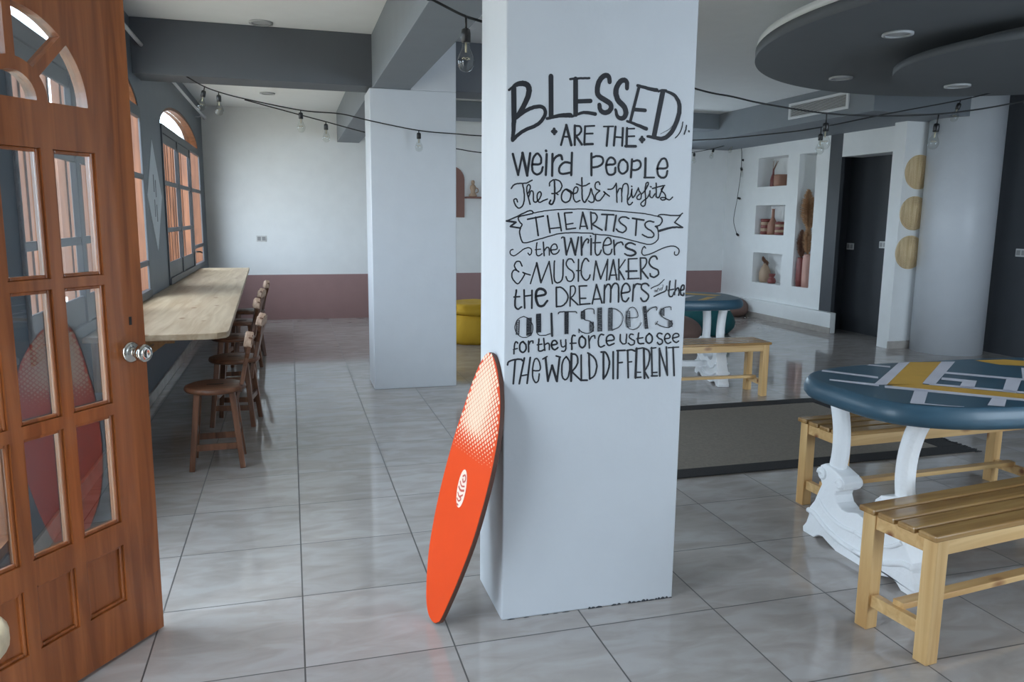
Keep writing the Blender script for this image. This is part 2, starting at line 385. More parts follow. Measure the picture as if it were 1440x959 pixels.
# beams
sbox('ceiling_beam', (XL, 6.36, 2.43), (.69, 6.7, ZC), 'beamd', 'grey beam crossing above the counter to the second pillar', 'beam', .004)
sbox('ceiling_beam', (.66, -1.3, 2.415), (.955, YB, ZC), 'beam', 'long grey beam running over the white pillars', 'beam', .004)
sbox('ceiling_beam', (1.3, 6.4, 2.43), (3.2, 6.75, ZC), 'beamd', 'grey beam right of the second pillar', 'beam', .004)
sbox('ceiling_beam', (.95, 9.5, 2.62), (5.58, 9.85, ZC), 'beam', 'grey beam near the far wall left of the vent', 'beam', .004)
sbox('bulkhead', (5.58, 6.6, 2.5), (7.05, YB, ZC), 'beam', 'grey boxed bulkhead holding the air vent', 'bulkhead', .004)
# stepped ceiling discs
dc = MB(); dc.lathe([(2.0, 2.5), (2.0, 2.562)], (4.8, 3.8, 0), 160)
dc.mi = 1; dc.lathe([(1.99, 2.562), (1.99, 2.612)], (4.8, 3.8, 0), 160)
dc.mi = 0; dc.lathe([(1.0, 2.612), (1.0, ZC)], (4.8, 3.8, 0), 64, cap=False)
structure(dc.build('ceiling_disc', [M['disc'], M['white']]), 'large round grey dropped ceiling disc', 'ceiling disc')
d2 = MB(); d2.lathe([(1.08, 2.375), (1.08, 2.42)], (4.72, 3.76, 0), 128); d2.lathe([(.78, 2.42), (.78, 2.5)], (4.72, 3.76, 0), 64, cap=False)
structure(d2.build('ceiling_disc', M['disc']), 'smaller grey disc under the large ceiling disc', 'ceiling disc')
# pillars
pl = MB().box((.679, 2.47, 0), (1.352, 2.80, ZC)).build('pillar', M['pillar'], bevel=.006, segs=3)
structure(pl, 'white square pillar with hand painted quote', 'pillar')
p2 = MB().box((.634, 6.33, 0), (1.325, 6.735, 2.414)).box((.956, 6.33, 2.414), (1.325, 6.735, ZC)).build('pillar', M['pillar'], bevel=.006, segs=3)
structure(p2, 'plain white pillar behind, beside the stools', 'pillar')

rk = random.Random(2); ch = MB(); xx = .70
while xx < 1.345:
    w_ = rk.uniform(.008, .03); h_ = rk.uniform(.002, .006)*(1.7 if xx > 1.0 else .6)
    if rk.random() < (.85 if xx > 1.0 else .4): ch.prism([(xx, .0), (min(1.35, xx+w_), .0), (min(1.35, xx+w_*.8), h_*.7), (xx+w_*.4, h_), (xx+w_*.1, h_*.5)], .0012, XZ(2.4702))
    xx += w_
ch.build('chipped_edge', M['dark'], pl)['label'] = 'dark chipped plaster along the foot'

# ------------------------------------------------------------------ the quote on the pillar
def strokes(name, data, label):
    mb = MB(); bm = mb.bm; Y1 = 2.4692
    for r in data:
        P = [(min(r[i]/1000, 1.343), r[i+1]/1000, r[i+2]/10000*.48) for i in range(0, len(r), 3)]
        P = [p for i, p in enumerate(P) if i == 0 or math.hypot(p[0]-P[i-1][0], p[1]-P[i-1][1]) > 1e-6]
        Y1 -= .000012; n = len(P); rows = []
        if n < 2: continue
        for i, (x, z, w) in enumerate(P):
            x0, z0, _ = P[max(0, i-1)]; x1, z1, _ = P[min(n-1, i+1)]
            d = math.hypot(x1-x0, z1-z0) or 1
            nx, nz = -(z1-z0)/d*w, (x1-x0)/d*w
            rows.append((bm.verts.new((x-nx, Y1, z-nz)), bm.verts.new((x+nx, Y1, z+nz))))
        for (a, b), (c, d) in zip(rows, rows[1:]): bm.faces.new((a, c, d, b))
        for k, e in ((0, -1), (n-1, 1)):
            x, z, w = P[k]; a, b = rows[k]; ang = math.atan2(b.co.z-z, b.co.x-x)
            arc_ = [bm.verts.new((x+w*math.cos(ang-e*PI*q/6), Y1, z+w*math.sin(ang-e*PI*q/6))) for q in range(1, 6)]
            bm.faces.new([b]+arc_+[a])
    for f in bm.faces:
        f.normal_update()
        if f.normal.y > 0: f.normal_flip()
    o = mb.build(name, M['paint'], pl, fix=False); o['label'] = label
    return o
LETTERS = {
 'BLESSED': [[705,1831,180,707,1745,180],[707,1745,180,707,1739,175,707,1732,170,707,1726,165,706,1720,159,706,1714,154,706,1709,149,706,1703,144,706,1698,139,705,1693,133,705,1689,128,704,1684,123,704,1681,118,703,1677,113,702,1674,107,702,1671,102],[689,1824,78,691,1825,78,692,1826,78,694,1828,78,695,1829,78,697,1830,78,699,1832,78,701,1833,78,704,1835,78,706,1837,78,708,1838,78],[699,1830,78,701,1832,93,704,1835,106,706,1837,119,709,1839,130,712,1841,141,715,1842,150,719,1844,159,723,1845,167,727,1846,173,731,1846,179,735,1847,184,739,1846,188,743,1846,192,747,1844,194,750,1843,196,753,1840,198,754,1837,198,756,1834,198,756,1830,198,757,1826,196,756,1821,195,755,1816,193,754,1810,190,752,1804,187,749,1798,183,746,1791,179,742,1783,175,738,1775,171,733,1767,166,729,1761,161,726,1756,155,723,1752,150,720,1748,144,717,1745,138,714,1741,132],[714,1739,132,719,1743,132,724,1747,132,729,1751,131,735,1755,131,740,1759,131,747,1763,131,753,1766,130,760,1770,130,767,1772,130,773,1775,130,779,1776,129,785,1777,129,791,1778,129,797,1778,128,801,1777,128,805,1775,128,808,1773,128,810,1770,127,812,1766,127,813,1762,127,813,1758,127,812,1753,126,810,1748,126,807,1743,126,804,1739,126,801,1734,125,797,1730,125,793,1726,125,788,1722,124,782,1719,124,776,1715,124,769,1712,124,761,1709,123,753,1706,123,747,1703,123,740,1699,123,734,1696,122,729,1692,122,724,1688,122,719,1684,122,715,1681,121,712,1677,121,709,1674,121,706,1671,120,703,1668,120],[830,1874,174,833,1748,174],[819,1741,96,827,1743,103,836,1746,111,844,1748,118,852,1750,125,860,1752,132,868,1753,139,876,1754,147,883,1754,154,891,1755,161,899,1755,168],[896,1869,78,902,1870,78,908,1871,78,913,1872,78,919,1872,78,926,1873,78,933,1874,78,940,1874,78,948,1875,78,955,1875,78,963,1876,78],[915,1870,174,918,1759,174],[920,1800,150,969,1804,150],[904,1751,84,912,1754,89,920,1758,94,929,1761,99,937,1764,103,946,1766,108,954,1766,113,962,1766,118,971,1765,123,979,1764,127,987,1763,132],[1035,1868,156,1035,1871,158,1034,1875,160,1034,1878,161,1033,1881,163,1032,1883,164,1031,1885,166,1029,1886,167,1027,1888,169,1025,1888,170,1023,1888,171,1020,1888,173,1017,1887,174,1014,1886,175,1012,1884,176,1009,1882,177,1006,1879,178,1003,1876,179,1001,1872,180,998,1868,181,996,1864,182,995,1860,182,994,1856,183,993,1852,184,992,1847,184,992,1843,185,992,1839,185,992,1835,185,993,1831,186,994,1827,186,996,1824,186,999,1821,186,1003,1818,186,1008,1815,186,1013,1813,186,1017,1811,186,1021,1809,186,1025,1807,186,1029,1805,185,1033,1803,185,1036,1801,184,1039,1799,184,1041,1796,183,1042,1794,183,1043,1791,182,1043,1788,181,1043,1785,180,1042,1782,179,1040,1779,178,1038,1776,177,1036,1774,176,1033,1772,175,1030,1771,174,1027,1770,172,1024,1769,171,1021,1769,169,1018,1769,168,1015,1770,166,1012,1771,164,1009,1773,163,1006,1775,161,1005,1778,159,1003,1781,157,1002,1785,155,1002,1789,153,1001,1793,150],[1098,1851,150,1098,1855,153,1098,1859,155,1098,1862,157,1098,1866,159,1098,1868,162,1096,1871,164,1095,1873,166,1093,1875,169,1090,1876,171,1088,1877,173,1085,1876,175,1082,1876,177,1079,1875,179,1076,1873,181,1073,1871,183,1071,1868,185,1068,1865,186,1065,1860,188,1063,1856,190,1061,1852,191,1060,1848,192,1059,1844,193,1059,1840,195,1059,1835,196,1059,1831,196,1060,1827,197,1062,1823,198,1063,1819,198,1065,1814,198,1068,1811,198,1071,1807,198,1076,1803,198,1080,1800,198,1084,1797,197,1088,1793,196,1091,1790,195,1093,1786,194,1095,1782,192,1096,1779,191,1097,1775,189,1098,1772,187,1097,1768,185,1096,1765,182,1095,1762,179,1093,1759,176,1091,1757,173,1089,1755,169,1086,1754,165,1083,1753,161,1080,1753,157,1078,1753,152,1075,1754,147,1072,1755,142,1069,1757,136,1067,1759,130,1065,1762,124,1063,1766,118,1062,1771,111,1061,1776,104,1059,1780,96],[1136,1862,102,1143,1861,106,1150,1859,109,1158,1858,113,1165,1857,117,1172,1855,120,1179,1854,124,1186,1853,127,1193,1852,131,1200,1851,135,1207,1851,138],[1142,1859,114,1114,1745,114],[1127,1784,132,1167,1783,132],[1102,1745,84,1108,1743,90,1115,1742,95,1121,1740,100,1128,1738,106,1135,1735,111,1142,1733,117,1150,1731,122,1158,1728,127,1166,1725,133,1174,1723,138],[1230,1846,186,1204,1702,186],[1213,1847,78,1216,1848,78,1218,1849,78,1221,1850,78,1224,1851,78,1226,1852,78,1229,1852,78,1232,1852,78,1235,1852,78,1238,1852,78,1242,1852,78],[1239,1850,84,1246,1848,93,1253,1846,101,1260,1844,109,1267,1841,117,1273,1838,124,1278,1834,131,1282,1829,137,1286,1824,142,1290,1819,147,1292,1813,152,1294,1808,156,1295,1801,160,1295,1795,163,1295,1788,166,1295,1781,169,1293,1774,171,1291,1766,172,1289,1758,173,1286,1750,174,1283,1743,174,1280,1736,174,1276,1728,173,1272,1721,172,1268,1715,171,1263,1710,169,1258,1705,167,1253,1701,164,1248,1697,161,1242,1695,157,1236,1693,153,1231,1692,148,1226,1692,144,1220,1693,138,1214,1694,133,1209,1695,127,1203,1695,120,1197,1696,113,1191,1697,106,1185,1698,98,1179,1698,90],[1310,1751,42,1309,1746,42,1309,1741,42,1308,1736,42,1307,1732,42,1306,1728,42,1304,1724,42,1303,1720,42,1301,1717,42,1299,1714,42,1297,1711,42,1295,1708,42,1292,1705,42,1290,1702,42,1287,1700,42,1284,1697,42],[1324,1740,54,1324,1737,54,1323,1734,54,1323,1731,54,1323,1728,54,1322,1725,54,1321,1723,54,1320,1720,54,1319,1717,54,1318,1714,54,1317,1711,54],[1334,1722,66,1335,1720,66],[1276,1741,15,1272,1738,15,1269,1734,15,1265,1730,15,1261,1726,15,1257,1723,15,1251,1720,15,1245,1717,15,1239,1714,15,1233,1711,15,1227,1708,15]],
 'ARE THE': [[840,1701,135,849,1701,135],[844,1709,107,845,1694,107],[834,1701,36,855,1702,36],[1155,1687,135,1165,1687,135],[1159,1695,107,1160,1679,107],[1148,1687,36,1171,1687,36],[869,1659,78,886,1723,78],[886,1723,99,905,1660,99],[875,1686,64,897,1686,64],[916,1723,85,917,1661,85],[916,1722,71,920,1722,71,924,1722,71,928,1722,71,931,1722,71,934,1721,71,936,1719,71,937,1717,71,939,1714,71,939,1711,71,939,1708,71,939,1705,71,937,1703,71,935,1700,71,933,1697,71,931,1695,71,929,1694,71,926,1692,71,923,1691,71,920,1690,71,918,1689,71],[919,1692,85,942,1663,85],[952,1722,78,951,1663,78],[952,1722,64,985,1725,64],[951,1698,64,980,1700,64],[951,1664,85,981,1666,85],[1018,1724,57,1053,1726,57],[1035,1724,85,1031,1662,85],[1061,1725,85,1057,1664,85],[1088,1722,78,1087,1664,78],[1058,1692,64,1087,1691,64],[1103,1722,92,1103,1662,92],[1102,1720,57,1130,1722,57],[1103,1695,64,1131,1697,64],[1099,1663,99,1137,1664,99]],
 'weird people': [[704,1625,85,723,1559,85],[723,1559,71,737,1629,71],[737,1629,99,754,1558,99],[754,1560,85,763,1629,85],[772,1594,78,778,1594,78,784,1594,78,790,1594,78,795,1595,78,798,1597,78,801,1600,78,801,1604,78,801,1608,78,801,1613,78,800,1617,78,798,1620,78,796,1623,78,793,1626,78,791,1628,78,788,1629,78,785,1628,78,782,1626,78,780,1623,78,777,1620,78,775,1616,78,773,1612,78,772,1607,78,771,1601,78,771,1596,78,770,1591,78,770,1586,78,771,1582,78,771,1577,78,772,1573,78,774,1570,78,776,1567,78,779,1565,78,783,1563,78,786,1562,78,789,1562,78,792,1563,78,795,1564,78,798,1566,78,800,1568,78,802,1570,78,804,1573,78,805,1576,78,805,1579,78,806,1583,78,807,1586,78],[820,1628,85,818,1561,85],[817,1639,92,818,1638,92],[840,1629,85,840,1559,85],[840,1599,85,841,1603,85,842,1606,85,844,1609,85,845,1612,85,847,1615,85,849,1617,85,852,1620,85,854,1622,85,857,1623,85,860,1625,85,862,1626,85,864,1626,85,866,1626,85,868,1626,85,870,1625,85,871,1623,85,872,1621,85,873,1618,85,873,1615,85,874,1613,85],[908,1635,85,907,1563,85],[906,1601,78,902,1602,78,897,1603,78,892,1604,78,888,1604,78,884,1604,78,880,1602,78,876,1600,78,873,1597,78,870,1594,78,867,1591,78,866,1588,78,864,1584,78,864,1581,78,864,1578,78,864,1575,78,865,1573,78,866,1570,78,868,1568,78,871,1567,78,875,1566,78,879,1566,78,885,1567,78,892,1568,78,899,1570,78,905,1571,78],[977,1635,85,979,1564,85],[978,1620,78,981,1622,78,985,1624,78,989,1625,78,993,1627,78,997,1627,78,1001,1627,78,1006,1627,78,1010,1626,78,1013,1625,78,1016,1623,78,1018,1621,78,1019,1617,78,1020,1614,78,1020,1610,78,1019,1607,78,1018,1605,78,1016,1602,78,1014,1600,78,1011,1598,78,1008,1596,78,1005,1595,78,1002,1593,78,998,1592,78,994,1591,78,991,1591,78,988,1590,78,986,1590,78,983,1590,78,981,1591,78,978,1591,78],[1033,1599,78,1039,1600,78,1046,1601,78,1053,1601,78,1058,1602,78,1062,1604,78,1064,1606,78,1064,1609,78,1063,1613,78,1062,1616,78,1060,1618,78,1058,1620,78,1056,1622,78,1053,1623,78,1050,1624,78,1048,1624,78,1045,1624,78,1042,1622,78,1040,1621,78,1038,1618,78,1036,1616,78,1034,1612,78,1033,1608,78,1032,1604,78,1031,1599,78,1031,1595,78,1031,1591,78,1032,1586,78,1033,1582,78,1034,1578,78,1035,1575,78,1037,1572,78,1039,1570,78,1042,1568,78,1045,1567,78,1048,1567,78,1051,1567,78,1054,1568,78,1058,1569,78,1061,1571,78,1063,1574,78,1065,1576,78,1065,1580,78,1065,1584,78,1065,1588,78,1065,1591,78],[1094,1619,78,1097,1617,78,1100,1615,78,1103,1612,78,1106,1610,78,1108,1607,78,1109,1603,78,1110,1598,78,1110,1593,78,1110,1588,78,1109,1584,78,1107,1581,78,1104,1578,78,1100,1575,78,1097,1573,78,1093,1572,78,1090,1572,78,1087,1573,78,1084,1575,78,1081,1578,78,1079,1580,78,1078,1584,78,1077,1588,78,1076,1592,78,1076,1596,78,1077,1599,78,1077,1603,78,1078,1606,78,1080,1609,78,1081,1612,78,1083,1614,78,1085,1616,78,1087,1617,78,1089,1617,78,1091,1618,78,1094,1619,78],[1125,1620,85,1123,1561,85],[1124,1613,78,1129,1614,78,1135,1615,78,1140,1617,78,1145,1618,78,1149,1617,78,1152,1616,78,1154,1614,78,1156,1612,78,1157,1609,78,1158,1607,78,1158,1604,78,1158,1601,78,1157,1597,78,1155,1594,78,1153,1592,78,1151,1590,78,1148,1588,78,1145,1587,78,1142,1586,78,1139,1585,78,1136,1585,78,1133,1585,78,1131,1585,78,1128,1586,78,1125,1586,78],[1175,1625,92,1176,1562,92],[1172,1561,64,1210,1562,64],[1220,1592,78,1228,1593,78,1236,1593,78,1244,1593,78,1251,1594,78,1256,1596,78,1259,1600,78,1259,1604,78,1258,1609,78,1257,1614,78,1255,1617,78,1254,1620,78,1252,1623,78,1250,1625,78,1248,1626,78,1246,1627,78,1243,1627,78,1240,1626,78,1237,1625,78,1234,1623,78,1232,1620,78,1229,1616,78,1226,1611,78,1224,1605,78,1222,1599,78,1221,1594,78,1221,1589,78,1221,1584,78,1222,1579,78,1223,1575,78,1225,1571,78,1227,1568,78,1230,1566,78,1233,1564,78,1236,1562,78,1240,1562,78,1243,1562,78,1246,1562,78,1249,1563,78,1252,1565,78,1254,1567,78,1256,1570,78,1257,1573,78,1258,1577,78,1258,1581,78,1259,1585,78]],
 'The Poets & Misfits': [[700,1515,50,702,1518,50,703,1520,50,705,1522,50,706,1525,50,709,1526,50,711,1528,50,714,1529,50,717,1530,50,721,1531,50,725,1531,50,730,1532,50,735,1532,50,741,1532,50,746,1533,50,751,1533,50,756,1535,50,760,1537,50,763,1539,50,767,1541,50,771,1543,50],[738,1532,50,739,1527,50,740,1522,50,742,1517,50,743,1512,50,743,1507,50,744,1501,50,745,1496,50,745,1490,50,745,1484,50,745,1479,50,744,1474,50,743,1470,50,742,1466,50,741,1463,50,739,1460,50,737,1457,50,734,1455,50,731,1453,50,728,1452,50,726,1452,50,723,1453,50,721,1455,50,718,1457,50,716,1460,50,714,1463,50,713,1466,50,711,1469,50,710,1473,50,709,1476,50,709,1478,50,710,1480,50,712,1481,50,714,1482,50,716,1482,50,717,1482,50,718,1481,50,720,1479,50,720,1477,50,721,1474,50,722,1472,50],[765,1465,50,763,1472,50,761,1479,50,759,1486,50,757,1492,50,755,1498,50,754,1503,50,753,1508,50,753,1512,50,753,1516,50,753,1520,50,754,1523,50,755,1525,50,757,1527,50,758,1528,50,760,1529,50,761,1528,50,763,1527,50,764,1525,50,765,1523,50,765,1520,50,765,1517,50,763,1513,50,762,1509,50,760,1505,50,758,1501,50],[760,1489,50,761,1493,50,763,1497,50,764,1501,50,765,1505,50,767,1507,50,768,1509,50,770,1509,50,772,1508,50,774,1507,50,775,1504,50,776,1500,50,776,1494,50,776,1487,50,776,1481,50,777,1476,50,778,1474,50,780,1473,50,782,1472,50,784,1472,50,785,1472,50],[785,1472,50,788,1474,50,790,1476,50,793,1478,50,795,1480,50,797,1483,50,799,1486,50,800,1489,50,802,1493,50,803,1496,50,803,1499,50,803,1501,50,802,1503,50,801,1505,50,800,1506,50,798,1506,50,797,1506,50,795,1505,50,793,1503,50,791,1501,50,790,1498,50,789,1495,50,789,1491,50,789,1487,50,790,1483,50,790,1480,50,791,1477,50,793,1475,50,795,1473,50,797,1472,50,799,1472,50,801,1472,50,804,1474,50,807,1475,50,809,1477,50,812,1478,50,815,1479,50,817,1480,50,820,1481,50,823,1482,50,825,1483,50],[831,1526,50,832,1528,50,831,1531,50,831,1534,50,832,1536,50,833,1538,50,835,1540,50,838,1542,50,841,1544,50,844,1546,50,848,1546,50,852,1547,50,856,1546,50,860,1545,50,863,1544,50,867,1542,50,869,1540,50,871,1537,50,873,1534,50,874,1531,50,875,1528,50,875,1525,50,874,1522,50,872,1518,50,871,1515,50,869,1512,50,867,1510,50,864,1508,50,861,1506,50,858,1504,50,856,1503,50,853,1502,50,850,1501,50,846,1501,50,843,1501,50,840,1501,50],[848,1542,64,849,1534,64,849,1527,64,850,1519,64,850,1512,64,850,1506,64,850,1500,64,850,1494,64,850,1489,64,850,1485,64,849,1480,64,848,1477,64,846,1473,64,845,1470,64,843,1468,64,841,1466,64,839,1466,64,837,1466,64,835,1467,64,833,1468,64,832,1469,64,832,1471,64,833,1473,64,834,1475,64,835,1477,64,836,1479,64],[852,1504,50,862,1498,50],[889,1516,57,893,1514,57,897,1511,57,901,1509,57,904,1507,57,907,1504,57,908,1500,57,908,1495,57,907,1490,57,905,1485,57,904,1481,57,901,1478,57,898,1476,57,894,1474,57,890,1473,57,887,1473,57,884,1474,57,881,1476,57,878,1478,57,876,1481,57,875,1484,57,874,1487,57,874,1491,57,874,1495,57,875,1499,57,876,1503,57,878,1506,57,880,1510,57,883,1512,57,886,1515,57,889,1516,57,893,1516,57,896,1515,57,900,1513,57,903,1512,57,906,1510,57,909,1508,57,911,1506,57,912,1504,57,914,1502,57,915,1501,57],[915,1501,50,918,1502,50,921,1503,50,924,1504,50,927,1505,50,929,1507,50,930,1509,50,931,1512,50,932,1515,50,932,1518,50,932,1520,50,931,1522,50,929,1523,50,927,1524,50,925,1525,50,923,1524,50,922,1523,50,920,1522,50,919,1519,50,917,1517,50,917,1513,50,916,1509,50,916,1504,50,916,1498,50,916,1492,50,917,1488,50,918,1484,50,920,1481,50,922,1478,50,924,1476,50,926,1475,50,929,1475,50,931,1476,50,934,1477,50,937,1479,50,940,1480,50],[945,1555,57,945,1547,57,946,1538,57,946,1529,57,946,1521,57,947,1514,57,947,1507,57,947,1501,57,948,1495,57,948,1490,57,949,1485,57,950,1482,57,952,1478,57,954,1476,57,955,1475,57,957,1474,57,959,1475,57,961,1477,57,962,1480,57,964,1483,57,966,1485,57],[926,1534,50,931,1533,50,936,1531,50,941,1529,50,946,1528,50,951,1528,50,955,1529,50,960,1530,50,964,1532,50,968,1535,50,973,1537,50],[966,1485,50,968,1489,50,970,1493,50,972,1497,50,974,1501,50,975,1505,50,976,1509,50,977,1513,50,977,1517,50,978,1520,50,979,1521,50,979,1520,50,981,1517,50,982,1513,50,983,1508,50,984,1505,50,985,1502,50,987,1500,50,988,1497,50,989,1495,50,990,1492,50,990,1489,50,991,1486,50,991,1483,50,991,1480,50,990,1478,50,989,1476,50,987,1475,50,984,1475,50,982,1474,50,980,1474,50,978,1475,50,976,1476,50,974,1477,50,973,1478,50,971,1479,50],[1010,1534,50,1010,1536,50,1009,1538,50,1008,1540,50,1008,1541,50,1006,1542,50,1005,1543,50,1002,1543,50,1000,1542,50,998,1541,50,996,1540,50,995,1538,50,994,1536,50,993,1533,50,993,1530,50,993,1527,50,993,1525,50,994,1523,50,995,1521,50,997,1520,50,998,1518,50,1001,1517,50,1004,1516,50,1007,1515,50,1010,1515,50,1011,1513,50,1010,1512,50,1008,1511,50,1005,1509,50,1003,1507,50,1001,1505,50,999,1503,50,997,1500,50,996,1498,50,995,1495,50,995,1492,50,995,1490,50,995,1487,50,997,1485,50,998,1483,50,1000,1481,50,1002,1480,50,1004,1480,50,1007,1480,50,1009,1481,50,1012,1481,50,1014,1483,50,1016,1485,50,1018,1488,50,1020,1490,50,1022,1493,50,1024,1495,50,1026,1498,50,1028,1501,50,1030,1504,50,1030,1506,50,1030,1508,50,1028,1509,50,1025,1511,50,1024,1511,50,1023,1511,50,1024,1511,50,1027,1509,50,1030,1507,50,1033,1505,50,1036,1503,50,1038,1501,50,1040,1500,50,1042,1499,50,1044,1498,50,1046,1496,50],[1040,1519,50,1044,1519,50,1047,1519,50,1050,1519,50,1053,1520,50,1056,1521,50,1059,1523,50,1062,1526,50,1064,1530,50,1066,1533,50,1068,1535,50,1069,1537,50,1069,1539,50,1070,1540,50,1070,1540,50,1070,1539,50,1070,1535,50,1071,1530,50,1071,1523,50,1072,1516,50,1072,1510,50,1073,1503,50,1073,1497,50,1074,1490,50,1074,1483,50,1075,1476,50],[1073,1503,50,1074,1507,50,1076,1511,50,1078,1515,50,1079,1519,50,1081,1521,50,1083,1523,50,1084,1523,50,1086,1523,50,1088,1523,50,1089,1521,50,1090,1519,50,1090,1516,50,1091,1512,50,1091,1508,50,1091,1504,50,1091,1499,50,1092,1494,50,1092,1489,50,1092,1483,50,1092,1478,50],[1091,1507,50,1092,1512,50,1092,1518,50,1093,1524,50,1094,1529,50,1095,1533,50,1096,1535,50,1099,1537,50,1101,1539,50,1103,1539,50,1105,1539,50,1107,1539,50,1109,1539,50,1111,1537,50,1112,1536,50,1113,1533,50,1114,1530,50,1115,1525,50,1115,1520,50,1115,1515,50,1115,1511,50,1115,1506,50,1114,1501,50,1113,1497,50,1113,1492,50,1112,1488,50,1113,1484,50,1113,1479,50,1114,1476,50,1115,1472,50,1117,1470,50,1118,1469,50,1120,1468,50,1122,1469,50,1124,1469,50,1126,1470,50,1127,1471,50,1128,1472,50,1129,1474,50,1131,1475,50,1132,1477,50],[1116,1485,50,1118,1489,50,1120,1492,50,1123,1496,50,1125,1500,50,1126,1504,50,1127,1509,50,1128,1514,50,1128,1519,50,1129,1522,50,1129,1524,50,1129,1522,50,1128,1518,50,1128,1513,50,1128,1508,50,1128,1504,50,1129,1501,50,1130,1498,50,1131,1495,50,1132,1493,50,1134,1493,50,1135,1494,50,1138,1497,50,1140,1500,50,1142,1504,50,1144,1508,50,1146,1511,50,1147,1515,50,1149,1518,50,1151,1522,50,1152,1526,50],[1126,1531,50,1128,1530,50],[1152,1526,50,1153,1523,50,1154,1521,50,1154,1519,50,1155,1517,50,1156,1514,50,1158,1513,50,1159,1511,50,1161,1509,50,1162,1507,50,1163,1505,50,1164,1502,50,1164,1499,50,1164,1496,50,1163,1493,50,1163,1490,50,1161,1489,50,1159,1487,50,1156,1487,50,1154,1487,50,1152,1487,50,1150,1488,50,1149,1489,50,1148,1491,50,1148,1493,50,1148,1495,50,1149,1497,50,1151,1499,50,1153,1501,50,1155,1503,50,1157,1505,50],[1164,1505,50,1167,1507,50,1170,1510,50,1172,1512,50,1175,1515,50,1178,1518,50,1180,1522,50,1183,1526,50,1185,1531,50,1187,1535,50,1189,1538,50,1189,1540,50,1189,1542,50,1189,1544,50,1188,1544,50,1188,1545,50,1186,1545,50,1185,1545,50,1183,1544,50,1182,1543,50,1180,1541,50,1180,1538,50,1179,1533,50,1178,1529,50,1178,1523,50,1178,1518,50,1178,1513,50,1179,1506,50,1180,1500,50,1180,1494,50,1181,1489,50,1181,1484,50,1181,1480,50,1181,1476,50,1180,1472,50,1180,1469,50,1178,1467,50,1177,1466,50,1175,1465,50,1173,1464,50,1171,1464,50,1169,1465,50,1167,1466,50,1165,1468,50,1164,1470,50,1163,1472,50,1164,1474,50,1165,1476,50,1167,1478,50,1170,1480,50,1172,1482,50,1174,1484,50,1177,1486,50,1180,1488,50,1183,1490,50,1186,1492,50,1188,1495,50,1190,1498,50,1192,1502,50,1194,1505,50,1196,1509,50],[1196,1517,50,1196,1513,50,1196,1509,50,1196,1505,50,1196,1502,50,1197,1499,50,1198,1497,50,1200,1495,50,1202,1494,50,1204,1494,50,1206,1494,50,1208,1496,50,1209,1498,50,1211,1501,50,1213,1504,50,1215,1507,50],[1198,1531,50,1200,1530,50],[1218,1543,57,1219,1537,57,1219,1530,57,1219,1524,57,1220,1518,57,1220,1512,57,1220,1508,57,1220,1505,57,1220,1502,57,1220,1500,57,1220,1498,57,1222,1496,57,1224,1495,57,1226,1494,57,1228,1494,57,1230,1495,57,1231,1496,57,1233,1499,57,1234,1502,57,1235,1505,57,1236,1508,57],[1205,1525,50,1210,1526,50,1216,1528,50,1221,1529,50,1227,1531,50,1232,1532,50,1236,1533,50,1240,1534,50,1243,1535,50,1247,1535,50,1251,1536,50],[1236,1508,50,1238,1512,50,1239,1516,50,1241,1519,50,1242,1523,50,1244,1526,50,1245,1528,50,1246,1530,50,1248,1532,50,1248,1533,50,1248,1533,50,1247,1531,50,1244,1529,50,1242,1527,50,1239,1524,50,1239,1521,50,1240,1518,50,1243,1515,50,1247,1512,50,1251,1509,50,1253,1506,50,1255,1503,50,1256,1499,50,1256,1496,50,1256,1493,50,1256,1490,50,1254,1488,50,1251,1487,50,1248,1487,50,1245,1486,50,1243,1487,50,1241,1487,50,1239,1489,50,1238,1490,50,1237,1492,50,1237,1493,50,1239,1494,50,1241,1495,50,1245,1495,50,1248,1495,50,1252,1495,50,1255,1494,50,1259,1492,50,1263,1489,50,1267,1488,50,1270,1487,50,1273,1488,50,1276,1490,50,1278,1492,50,1281,1495,50,1283,1497,50]],
